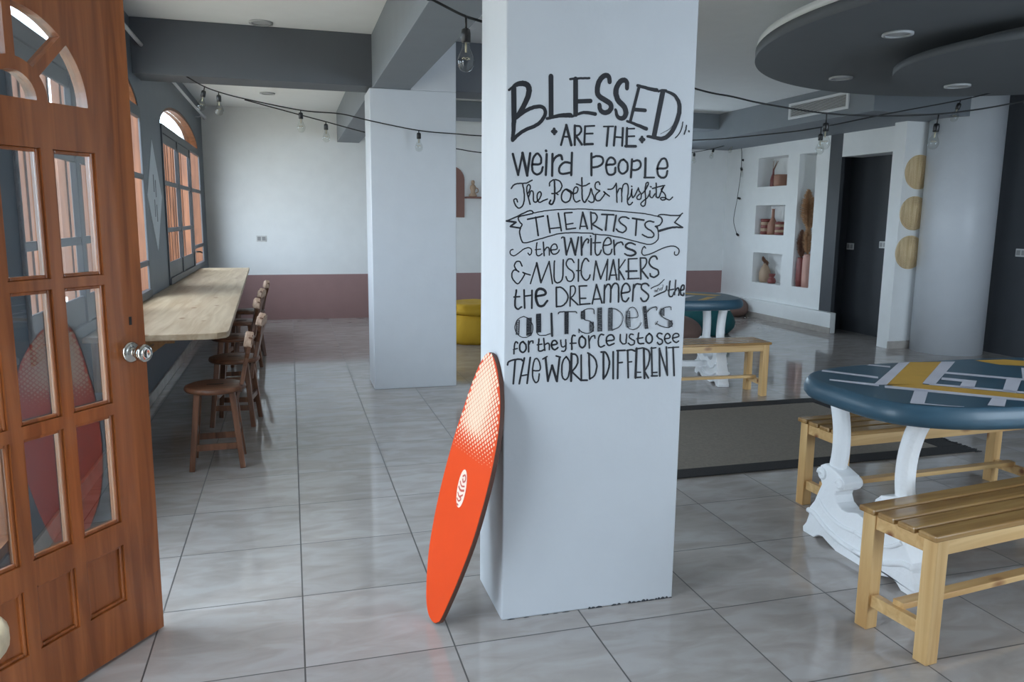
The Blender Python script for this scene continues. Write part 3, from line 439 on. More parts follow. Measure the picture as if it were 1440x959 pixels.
 'THE ARTISTS': [[778,1437,39,785,1438,39,792,1440,39,799,1441,39,806,1442,39,814,1444,39,822,1445,39,831,1446,39,840,1447,39,850,1448,39,861,1449,39,871,1449,39,883,1450,39,895,1451,39,907,1451,39,920,1451,39,933,1452,39,946,1452,39,960,1452,39,974,1451,39,988,1451,39],[988,1450,41,998,1450,41,1007,1450,41,1017,1450,41,1027,1449,41,1039,1449,41,1052,1448,41,1068,1447,41,1084,1446,41,1100,1445,41,1115,1444,41,1129,1443,41,1143,1442,41,1156,1441,41,1169,1440,41,1180,1439,41,1191,1437,41,1200,1436,41,1210,1434,41,1218,1432,41,1228,1431,41],[685,1410,49,693,1413,49,700,1416,49,707,1419,49,714,1422,49,722,1425,49,729,1429,49,736,1433,49,744,1436,49,750,1439,49,756,1442,49,760,1443,49,763,1444,49,765,1445,49,767,1444,49,768,1444,49,771,1444,49,772,1443,49,774,1441,49,775,1440,49,776,1439,49,776,1438,49,776,1437,49,775,1436,49,774,1435,49,772,1434,49,769,1434,49,765,1433,49,761,1432,49,756,1431,49,751,1430,49,747,1429,49,741,1428,49,736,1427,49,732,1426,49,728,1424,49,726,1423,49,725,1421,49,725,1420,49,725,1418,49,725,1417,49,726,1415,49,727,1412,49,728,1410,49,730,1408,49,731,1406,49,732,1404,49,734,1403,49,736,1402,49,737,1401,49,738,1399,49,738,1397,49,737,1395,49,736,1393,49,734,1391,49,733,1388,49,733,1386,49,732,1384,49,731,1381,49,730,1378,49,730,1375,49,730,1372,49,731,1368,49,732,1363,49,733,1359,49,734,1356,49,735,1352,49,736,1349,49,738,1346,49,739,1343,49,741,1340,49],[741,1340,44,743,1340,44,744,1339,44,746,1339,44,748,1339,44,753,1339,44,759,1340,44,766,1342,44,774,1344,44,783,1347,44,792,1349,44,801,1352,44,811,1354,44,820,1357,44,830,1360,44,839,1362,44,846,1364,44,853,1366,44,859,1368,44,866,1369,44,874,1370,44,882,1371,44,891,1372,44,900,1372,44,911,1373,44,922,1373,44,934,1373,44,947,1372,44,962,1372,44,976,1372,44,990,1371,44],[990,1368,43,1001,1368,43,1011,1367,43,1021,1366,43,1031,1366,43,1041,1365,43,1051,1364,43,1062,1362,43,1072,1360,43,1082,1359,43,1093,1357,43,1103,1355,43,1114,1352,43,1124,1350,43,1135,1347,43,1145,1345,43,1155,1343,43,1165,1340,43,1175,1338,43,1184,1336,43,1192,1334,43,1199,1334,43,1205,1334,43,1210,1335,43,1214,1336,43,1218,1338,43,1222,1340,43,1226,1343,43,1229,1346,43,1232,1349,43,1234,1352,43,1235,1356,43,1235,1360,43,1235,1364,43,1235,1368,43,1234,1371,43,1234,1375,43,1233,1379,43,1232,1382,43,1231,1385,43,1230,1388,43,1228,1390,43,1227,1392,43,1225,1393,43,1223,1395,43,1221,1396,43],[685,1410,69,717,1406,69],[717,1406,64,699,1393,64],[698,1392,59,733,1387,59],[1228,1431,56,1231,1430,56,1233,1430,56,1236,1429,56,1239,1429,56,1241,1427,56,1243,1425,56,1245,1423,56,1246,1420,56,1247,1417,56,1247,1414,56,1246,1411,56,1244,1408,56,1242,1405,56,1240,1402,56,1237,1400,56,1234,1399,56,1231,1398,56,1228,1397,56,1225,1397,56,1221,1396,56],[1229,1396,51,1233,1379,51],[1232,1434,51,1234,1435,51,1236,1436,51,1238,1436,51,1241,1437,51,1246,1437,51,1252,1437,51,1261,1436,51,1270,1435,51,1278,1434,51,1286,1434,51,1292,1434,51,1298,1434,51,1304,1434,51,1308,1434,51,1313,1435,51,1316,1436,51,1318,1438,51,1320,1439,51,1322,1441,51,1324,1442,51],[1318,1436,51,1295,1410,51],[1295,1410,56,1327,1393,56],[1327,1393,61,1319,1393,64,1312,1393,67,1304,1394,70,1296,1393,73,1288,1393,76,1278,1391,79,1268,1389,83,1257,1386,86,1246,1383,89,1235,1380,92],[757,1416,59,812,1427,59],[785,1423,59,795,1363,59],[826,1428,64,836,1373,64],[864,1437,59,876,1379,59],[836,1386,49,874,1390,49],[886,1437,59,894,1384,59],[886,1438,54,913,1440,54],[892,1400,49,917,1404,49],[894,1384,54,927,1388,54],[942,1386,54,951,1441,54],[951,1441,69,969,1387,69],[943,1394,49,968,1395,49],[980,1442,59,985,1385,59],[980,1440,56,983,1440,56,987,1439,56,990,1439,56,993,1439,56,996,1438,56,998,1436,56,1000,1434,56,1002,1431,56,1003,1429,56,1004,1426,56,1004,1424,56,1003,1421,56,1002,1418,56,1001,1415,56,999,1412,56,997,1410,56,994,1407,56,991,1405,56,988,1403,56,985,1401,56],[987,1401,61,1023,1382,61],[1020,1435,61,1064,1434,61],[1040,1434,66,1036,1382,66],[1073,1432,66,1065,1379,66],[1121,1422,56,1118,1423,56,1115,1424,56,1112,1426,56,1109,1427,56,1106,1427,56,1102,1427,56,1099,1427,56,1096,1427,56,1093,1426,56,1090,1425,56,1088,1423,56,1086,1422,56,1085,1420,56,1084,1417,56,1084,1415,56,1085,1413,56,1087,1411,56,1089,1408,56,1091,1406,56,1094,1404,56,1097,1402,56,1100,1400,56,1104,1398,56,1107,1396,56,1109,1394,56,1111,1392,56,1112,1390,56,1112,1387,56,1112,1385,56,1111,1383,56,1110,1381,56,1108,1379,56,1105,1377,56,1102,1375,56,1100,1374,56,1097,1374,56,1094,1375,56,1090,1376,56,1087,1377,56,1084,1378,56,1082,1379,56,1080,1381,56,1078,1383,56,1077,1384,56,1075,1386,56],[1134,1423,66,1177,1417,66],[1150,1419,66,1148,1365,66],[1215,1411,56,1212,1411,56,1209,1412,56,1206,1413,56,1203,1414,56,1200,1414,56,1196,1414,56,1193,1413,56,1190,1412,56,1187,1410,56,1185,1409,56,1184,1408,56,1183,1406,56,1182,1404,56,1182,1402,56,1182,1400,56,1183,1398,56,1184,1395,56,1185,1393,56,1188,1391,56,1190,1389,56,1193,1387,56,1197,1385,56,1202,1383,56,1206,1381,56,1209,1378,56,1211,1376,56,1214,1374,56,1216,1371,56,1217,1369,56,1217,1367,56,1217,1364,56,1216,1362,56,1214,1361,56,1212,1359,56,1210,1358,56,1207,1358,56,1203,1358,56,1199,1358,56,1195,1358,56,1191,1359,56,1188,1361,56,1184,1362,56,1180,1364,56,1176,1366,56,1173,1368,56]],
 'the writers': [[708,1317,42,706,1317,42,704,1316,42,703,1316,42,701,1315,42,700,1314,42,699,1312,42,698,1310,42,698,1307,42,698,1305,42,699,1303,42,700,1301,42,702,1299,42,704,1298,42,707,1297,42,709,1296,42,712,1296,42,714,1297,42,717,1298,42,720,1300,42,723,1302,42,726,1304,42,730,1307,42,734,1310,42,738,1313,42,741,1316,42,745,1318,42,749,1320,42,753,1321,42,756,1322,42,760,1323,42,763,1323,42,765,1322,42,768,1321,42,770,1320,42,771,1318,42,772,1316,42,773,1313,42,773,1310,42,772,1307,42,772,1305,42,771,1303,42,770,1301,42,768,1300,42,767,1299,42,766,1298,42,765,1299,42,764,1300,42,762,1302,42,761,1303,42,760,1305,42],[791,1339,49,790,1335,49,790,1331,49,789,1326,49,789,1322,49,789,1318,49,789,1314,49,789,1310,49,789,1306,49,790,1303,49,790,1300,49,792,1298,49,793,1297,49,795,1296,49,797,1296,49,799,1296,49,801,1297,49,803,1298,49,805,1299,49,807,1301,49,809,1303,49],[785,1316,39,804,1318,39],[813,1341,54,817,1296,54],[817,1312,49,819,1315,49,820,1318,49,822,1320,49,824,1322,49,825,1324,49,827,1324,49,829,1324,49,831,1324,49,832,1322,49,834,1320,49,834,1317,49,835,1313,49,835,1308,49,835,1303,49,835,1298,49],[840,1315,49,844,1315,49,849,1316,49,854,1316,49,858,1317,49,861,1318,49,862,1320,49,863,1323,49,862,1326,49,861,1329,49,860,1331,49,859,1333,49,857,1334,49,855,1335,49,853,1335,49,851,1335,49,849,1334,49,847,1333,49,845,1331,49,843,1329,49,842,1327,49,841,1324,49,840,1321,49,840,1318,49,840,1314,49,841,1311,49,842,1309,49,843,1306,49,845,1304,49,847,1302,49,849,1301,49,852,1301,49,855,1301,49,858,1302,49,861,1303,49,863,1305,49,865,1306,49,867,1308,49,868,1310,49,869,1312,49,870,1315,49],[877,1355,49,878,1355,49,878,1356,49,879,1357,49,880,1358,49,881,1358,49,882,1358,49,884,1358,49,885,1357,49,886,1357,49,887,1356,49],[887,1356,74,896,1299,74],[896,1299,54,911,1349,54],[911,1353,84,928,1299,84],[928,1300,64,938,1358,64],[948,1358,74,951,1298,74],[952,1322,59,953,1326,59,954,1330,59,956,1334,59,957,1337,59,958,1340,59,960,1343,59,962,1346,59,964,1348,59,966,1350,59,968,1352,59,970,1352,59,971,1352,59,973,1351,59,974,1350,59,975,1349,59,975,1348,59,975,1346,59,974,1344,59,974,1341,59,973,1339,59],[984,1353,69,985,1299,69],[981,1362,54,982,1361,54],[1000,1364,56,1000,1358,56,1000,1352,56,999,1346,56,999,1341,56,999,1335,56,999,1330,56,999,1325,56,999,1321,56,999,1316,56,1000,1312,56,1000,1308,56,1001,1305,56,1002,1302,56,1004,1300,56,1005,1298,56,1007,1297,56,1009,1297,56,1011,1298,56,1013,1299,56,1015,1300,56,1017,1302,56,1018,1305,56,1020,1308,56,1021,1311,56,1022,1314,56],[991,1339,51,1019,1340,51],[1030,1330,56,1035,1331,56,1042,1331,56,1048,1332,56,1053,1334,56,1056,1335,56,1058,1338,56,1058,1342,56,1057,1346,56,1056,1349,56,1054,1352,56,1053,1354,56,1051,1355,56,1049,1356,56,1046,1357,56,1044,1357,56,1042,1355,56,1039,1354,56,1037,1351,56,1035,1348,56,1033,1345,56,1031,1341,56,1030,1337,56,1029,1332,56,1029,1328,56,1028,1324,56,1029,1320,56,1030,1315,56,1031,1311,56,1032,1308,56,1034,1305,56,1036,1303,56,1039,1301,56,1042,1300,56,1044,1299,56,1047,1299,56,1050,1299,56,1052,1300,56,1055,1301,56,1057,1303,56,1058,1305,56,1059,1307,56,1060,1309,56,1060,1312,56,1060,1314,56,1061,1317,56],[1067,1348,61,1072,1299,61],[1071,1326,61,1072,1329,61,1074,1331,61,1076,1334,61,1078,1336,61,1080,1338,61,1083,1339,61,1087,1340,61,1090,1341,61,1093,1342,61,1096,1341,61,1098,1341,61,1099,1339,61,1100,1337,61,1101,1335,61,1102,1333,61],[1148,1333,56,1145,1334,58,1141,1336,60,1138,1337,62,1135,1338,64,1132,1339,66,1129,1339,68,1125,1339,69,1122,1338,71,1119,1337,72,1117,1335,74,1115,1334,75,1113,1332,76,1112,1330,77,1112,1328,78,1112,1326,79,1113,1324,79,1114,1323,80,1117,1322,80,1119,1320,81,1122,1319,81,1126,1318,81,1131,1316,81,1136,1315,81,1140,1313,81,1143,1312,81,1146,1310,81,1148,1308,80,1150,1306,80,1151,1304,79,1150,1302,79,1149,1300,78,1146,1299,77,1143,1297,76,1139,1296,75,1136,1295,74,1133,1295,72,1130,1295,71,1127,1295,69,1124,1296,68,1121,1296,66,1118,1297,64,1116,1298,62,1113,1300,60,1111,1301,58,1109,1302,56],[1188,1321,43,1186,1323,43,1185,1324,43,1184,1326,43,1183,1327,43,1182,1327,43,1181,1326,43,1179,1324,43,1177,1322,43,1176,1319,43,1175,1316,43,1174,1314,43,1174,1311,43,1174,1307,43,1174,1304,43,1175,1302,43,1176,1300,43,1178,1298,43,1180,1297,43,1183,1296,43,1186,1296,43,1190,1297,43,1195,1298,43,1200,1299,43,1206,1301,43,1212,1303,43,1218,1305,43,1224,1308,43,1231,1311,43,1237,1314,43,1243,1316,43,1249,1319,43,1255,1321,43,1261,1323,43,1267,1325,43,1272,1326,43,1278,1327,43,1283,1328,43,1289,1328,43,1294,1328,43,1299,1327,43,1303,1326,43,1307,1324,43,1311,1321,43,1314,1319,43,1316,1316,43,1317,1313,43,1317,1310,43,1317,1307,43,1316,1304,43,1315,1302,43,1314,1300,43,1312,1298,43,1310,1297,43,1308,1296,43,1306,1296,43,1304,1296,43,1302,1297,43,1301,1298,43,1300,1299,43,1299,1300,43,1299,1302,43,1299,1303,43,1299,1305,43,1299,1306,43,1300,1308,43]],
 '& MUSIC MAKERS': [[740,1262,49,738,1266,49,737,1269,49,735,1272,49,734,1275,49,732,1277,49,729,1278,49,727,1278,49,724,1278,49,721,1277,49,719,1276,49,718,1274,49,716,1272,49,715,1269,49,714,1267,49,713,1264,49,714,1261,49,715,1259,49,716,1256,49,718,1253,49,720,1251,49,721,1249,49,723,1247,49,725,1246,49,727,1244,49,729,1243,49],[727,1245,49,725,1246,49,722,1247,49,719,1249,49,716,1249,49,713,1249,49,711,1248,49,709,1246,49,708,1244,49,706,1241,49,705,1238,49,705,1234,49,705,1231,49,705,1227,49,706,1223,49,708,1220,49,710,1216,49,714,1212,49,717,1208,49,721,1205,49,725,1203,49,728,1204,49,731,1206,49,733,1209,49,736,1213,49,739,1216,49,741,1220,49,744,1224,49,746,1228,49,748,1231,49,749,1234,49,749,1236,49,748,1238,49,746,1239,49,744,1240,49,743,1241,49],[743,1241,49,755,1236,49,769,1232,49],[770,1203,49,791,1271,49],[791,1272,72,807,1207,72],[807,1205,52,835,1277,52],[835,1277,52,848,1202,52],[854,1278,56,853,1271,56,853,1265,56,853,1258,56,853,1251,56,853,1245,56,853,1239,56,853,1232,56,853,1226,56,854,1220,56,855,1215,56,856,1211,56,858,1208,56,861,1206,56,863,1205,56,866,1204,56,869,1205,56,873,1206,56,876,1208,56,879,1211,56,882,1215,56,883,1219,56,884,1224,56,885,1229,56,885,1235,56,885,1242,56,885,1249,56,885,1257,56,885,1265,56,885,1274,56,885,1282,56],[924,1273,52,922,1275,52,921,1278,52,919,1280,52,918,1282,52,916,1284,52,913,1285,52,910,1285,52,908,1285,52,905,1285,52,903,1284,52,901,1282,52,899,1279,52,897,1275,52,896,1272,52,896,1269,52,896,1266,52,897,1263,52,899,1260,52,901,1257,52,903,1254,52,907,1251,52,911,1248,52,915,1246,52,919,1243,52,921,1240,52,923,1237,52,925,1233,52,925,1230,52,925,1226,52,925,1223,52,924,1220,52,922,1217,52,920,1214,52,918,1211,52,916,1210,52,913,1209,52,910,1209,52,908,1209,52,905,1210,52,903,1211,52,901,1213,52,900,1216,52,898,1219,52,897,1222,52,896,1225,52],[940,1283,59,941,1209,59],[933,1245,46,946,1245,46],[977,1277,59,975,1279,59,973,1282,59,971,1284,59,969,1286,59,967,1286,59,965,1286,59,962,1284,59,960,1281,59,958,1278,59,956,1274,59,954,1270,59,953,1264,59,952,1259,59,951,1253,59,950,1247,59,951,1242,59,951,1237,59,952,1231,59,954,1227,59,956,1223,59,958,1220,59,961,1217,59,963,1214,59,966,1213,59,969,1212,59,972,1212,59,974,1214,59,976,1215,59,979,1218,59,980,1220,59,981,1221,59,982,1224,59,982,1226,59,983,1228,59,983,1230,59],[996,1212,52,1003,1277,52],[1003,1277,66,1023,1216,66],[1023,1216,52,1047,1281,52],[1047,1283,52,1045,1211,52],[1054,1213,66,1068,1281,66],[1068,1281,59,1083,1212,59],[1057,1228,52,1082,1229,52],[1088,1283,59,1091,1212,59],[1112,1281,49,1088,1247,49],[1088,1249,59,1111,1213,59],[1124,1284,59,1127,1215,59],[1124,1284,52,1157,1285,52],[1117,1241,72,1157,1242,72],[1124,1215,59,1166,1216,59],[1169,1287,66,1174,1214,66],[1169,1287,59,1174,1287,59,1178,1287,59,1182,1287,59,1186,1287,59,1189,1286,59,1191,1284,59,1192,1282,59,1193,1279,59,1193,1276,59,1193,1273,59,1193,1270,59,1192,1267,59,1190,1263,59,1188,1260,59,1187,1257,59,1185,1255,59,1182,1252,59,1180,1250,59,1177,1248,59,1175,1245,59],[1175,1245,66,1201,1216,66],[1233,1283,66,1232,1286,66,1231,1288,66,1229,1290,66,1228,1292,66,1226,1293,66,1223,1293,66,1219,1293,66,1215,1292,66,1212,1290,66,1209,1288,66,1207,1285,66,1205,1282,66,1204,1277,66,1203,1273,66,1203,1270,66,1204,1267,66,1206,1264,66,1208,1261,66,1211,1258,66,1214,1256,66,1218,1253,66,1223,1251,66,1228,1249,66,1233,1247,66,1237,1245,66,1239,1242,66,1240,1239,66,1241,1236,66,1241,1233,66,1241,1230,66,1239,1228,66,1236,1225,66,1232,1223,66,1229,1221,66,1226,1220,66,1223,1219,66,1219,1220,66,1217,1221,66,1214,1222,66,1212,1223,66,1210,1224,66,1210,1226,66,1209,1228,66,1209,1230,66,1208,1232,66]],
 'the DREAMERS and the': [[721,1182,66,721,1177,66,720,1171,66,719,1165,66,718,1160,66,718,1154,66,717,1148,66,717,1142,66,717,1137,66,717,1131,66,718,1127,66,719,1124,66,721,1122,66,723,1120,66,725,1119,66,727,1118,66,730,1118,66,732,1120,66,735,1122,66,737,1124,66,740,1125,66],[713,1159,59,733,1160,59],[748,1182,66,751,1121,66],[776,1180,66,776,1120,66],[749,1161,59,777,1164,59],[791,1160,79,798,1161,81,805,1162,82,812,1163,84,818,1164,86,822,1166,87,824,1168,89,825,1171,90,824,1174,91,822,1177,92,821,1179,93,818,1181,94,815,1183,95,811,1184,96,808,1185,97,805,1185,97,802,1185,98,799,1184,98,796,1182,98,794,1180,98,792,1177,98,791,1173,98,790,1167,98,790,1161,98,790,1155,98,791,1150,97,792,1145,97,794,1140,96,796,1135,95,798,1131,94,801,1128,93,804,1127,92,807,1126,91,810,1126,90,814,1127,89,817,1128,87,820,1130,86,822,1133,84,825,1137,82,828,1141,81,831,1144,79],[862,1189,66,864,1123,66],[862,1189,59,866,1189,59,870,1189,59,874,1190,59,878,1189,59,882,1187,59,887,1184,59,891,1180,59,896,1175,59,899,1171,59,902,1166,59,904,1162,59,905,1157,59,905,1153,59,904,1149,59,903,1145,59,901,1141,59,898,1136,59,894,1133,59,891,1129,59,887,1127,59,883,1125,59,878,1124,59,874,1124,59,869,1124,59,865,1123,59],[913,1192,52,913,1124,52],[913,1192,52,916,1192,52,919,1193,52,922,1193,52,925,1193,52,927,1191,52,929,1189,52,930,1186,52,931,1182,52,931,1178,52,931,1175,52,930,1171,52,929,1168,52,927,1165,52,925,1162,52,923,1159,52,921,1157,52,919,1156,52,917,1155,52,914,1153,52,912,1152,52],[915,1152,59,942,1128,59],[945,1191,59,949,1128,59],[944,1192,59,972,1193,59],[947,1150,59,970,1150,59],[948,1129,59,986,1131,59],[994,1130,59,1008,1197,59],[1008,1196,66,1030,1133,66],[997,1146,59,1026,1147,59],[1038,1194,66,1038,1133,66],[1039,1179,66,1040,1183,66,1042,1187,66,1044,1190,66,1046,1194,66,1048,1196,66,1050,1197,66,1052,1197,66,1054,1197,66,1056,1196,66,1058,1194,66,1059,1192,66,1060,1190,66,1061,1187,66,1061,1184,66,1062,1179,66,1062,1172,66,1062,1163,66,1062,1154,66,1062,1144,66,1062,1135,66],[1062,1179,66,1064,1183,66,1066,1188,66,1068,1192,66,1070,1196,66,1073,1198,66,1075,1200,66,1078,1200,66,1081,1200,66,1084,1198,66,1086,1197,66,1088,1194,66,1089,1192,66,1090,1188,66,1091,1184,66,1091,1178,66,1091,1171,66,1092,1162,66,1092,1153,66,1092,1144,66,1092,1135,66],[1102,1165,66,1109,1166,66,1116,1167,66,1123,1168,66,1128,1169,66,1132,1171,66,1134,1174,66,1134,1178,66,1133,1182,66,1132,1187,66,1130,1190,66,1128,1193,66,1126,1195,66,1123,1198,66,1120,1199,66,1118,1199,66,1115,1199,66,1112,1197,66,1109,1194,66,1107,1191,66,1105,1187,66,1104,1182,66,1103,1177,66,1102,1171,66,1102,1165,66,1102,1159,66,1103,1155,66,1104,1150,66,1105,1147,66,1106,1143,66,1108,1140,66,1110,1138,66,1113,1137,66,1115,1136,66,1118,1135,66,1120,1136,66,1122,1137,66,1124,1139,66,1126,1142,66,1128,1145,66,1130,1148,66],[1147,1194,66,1145,1137,66],[1147,1180,66,1149,1184,66,1151,1187,66,1152,1191,66,1154,1194,66,1157,1196,66,1160,1197,66,1163,1197,66,1167,1196,66,1170,1196,66,1174,1195,66],[1205,1190,66,1203,1192,66,1201,1194,66,1199,1196,66,1196,1197,66,1194,1198,66,1191,1198,66,1188,1198,66,1184,1197,66,1181,1196,66,1179,1194,66,1177,1192,66,1177,1189,66,1176,1186,66,1177,1183,66,1178,1180,66,1180,1177,66,1183,1175,66,1187,1172,66,1190,1170,66,1194,1167,66,1197,1165,66,1200,1162,66,1203,1160,66,1205,1157,66,1206,1154,66,1206,1151,66,1205,1147,66,1203,1143,66,1200,1140,66,1198,1137,66,1196,1136,66,1193,1135,66,1190,1135,66,1187,1135,66,1185,1136,66,1182,1137,66,1181,1139,66,1179,1142,66,1177,1145,66,1176,1147,66],[1214,1179,33,1215,1180,33,1217,1182,33,1219,1183,33,1221,1184,33,1224,1185,33,1227,1187,33,1231,1188,33,1235,1189,33,1240,1191,33,1244,1193,33,1248,1196,33,1252,1200,33,1256,1203,33,1260,1208,33,1264,1211,33],[1227,1152,52,1232,1154,52,1237,1157,52,1242,1159,52,1247,1161,52,1252,1163,52,1257,1165,52,1261,1166,52,1266,1168,52,1270,1170,52,1272,1172,52,1274,1175,52,1275,1178,52,1275,1181,52,1275,1184,52,1275,1188,52],[1234,1173,16,1232,1173,16,1231,1174,16,1230,1174,16,1228,1174,16,1228,1174,16,1227,1173,16,1227,1172,16,1227,1170,16,1227,1169,16,1228,1168,16,1229,1168,16,1230,1168,16,1232,1168,16,1233,1169,16,1234,1169,16,1234,1170,16,1234,1172,16,1234,1173,16,1234,1174,16,1234,1174,16,1235,1174,16,1235,1172,16,1235,1171,16,1236,1169,16,1236,1168,16],[1240,1169,16,1240,1171,16,1240,1174,16,1240,1177,16,1240,1179,16,1240,1180,16,1241,1181,16,1242,1181,16,1243,1181,16,1244,1180,16,1245,1179,16,1246,1178,16,1246,1177,16,1247,1175,16,1247,1173,16,1247,1172,16],[1258,1182,16,1256,1181,16,1255,1181,16,1253,1181,16,1252,1181,16,1251,1180,16,1251,1179,16,1251,1177,16,1251,1175,16,1252,1174,16,1252,1173,16,1253,1173,16,1254,1173,16,1256,1174,16,1257,1175,16,1258,1177,16,1258,1179,16,1259,1182,16,1260,1186,16,1260,1189,16,1260,1193,16],[1287,1205,59,1286,1199,59,1286,1193,59,1285,1186,59,1285,1180,59,1285,1175,59,1284,1170,59,1284,1165,59,1284,1160,59,1285,1156,59,1286,1153,59,1287,1151,59,1290,1150,59,1293,1150,59,1296,1150,59,1298,1151,59,1299,1153,59,1301,1156,59,1302,1159,59,1303,1162,59,1304,1165,59],[1281,1173,52,1302,1176,52],[1309,1208,52,1307,1156,52],[1309,1171,59,1311,1174,59,1313,1176,59,1315,1179,59,1317,1180,59,1319,1181,59,1320,1180,59,1322,1177,59,1322,1174,59,1323,1171,59,1324,1168,59,1324,1165,59,1324,1162,59,1323,1160,59,1323,1157,59,1323,1154,59],[1330,1171,66,1333,1172,66,1337,1173,66,1341,1174,66,1344,1176,66,1346,1177,66,1347,1179,66,1347,1181,66,1347,1183,66,1346,1185,66,1345,1187,66,1344,1188,66,1342,1189,66,1340,1190,66,1338,1190,66,1336,1190,66,1335,1189,66,1333,1186,66,1332,1184,66,1331,1181,66,1330,1177,66,1329,1174,66,1329,1170,66,1329,1165,66,1330,1161,66,1331,1158,66,1332,1156,66,1334,1155,66,1337,1154,66,1339,1153,66,1341,1153,66,1343,1154,66,1345,1156,66,1347,1157,66,1348,1159,66,1350,1161,66]],
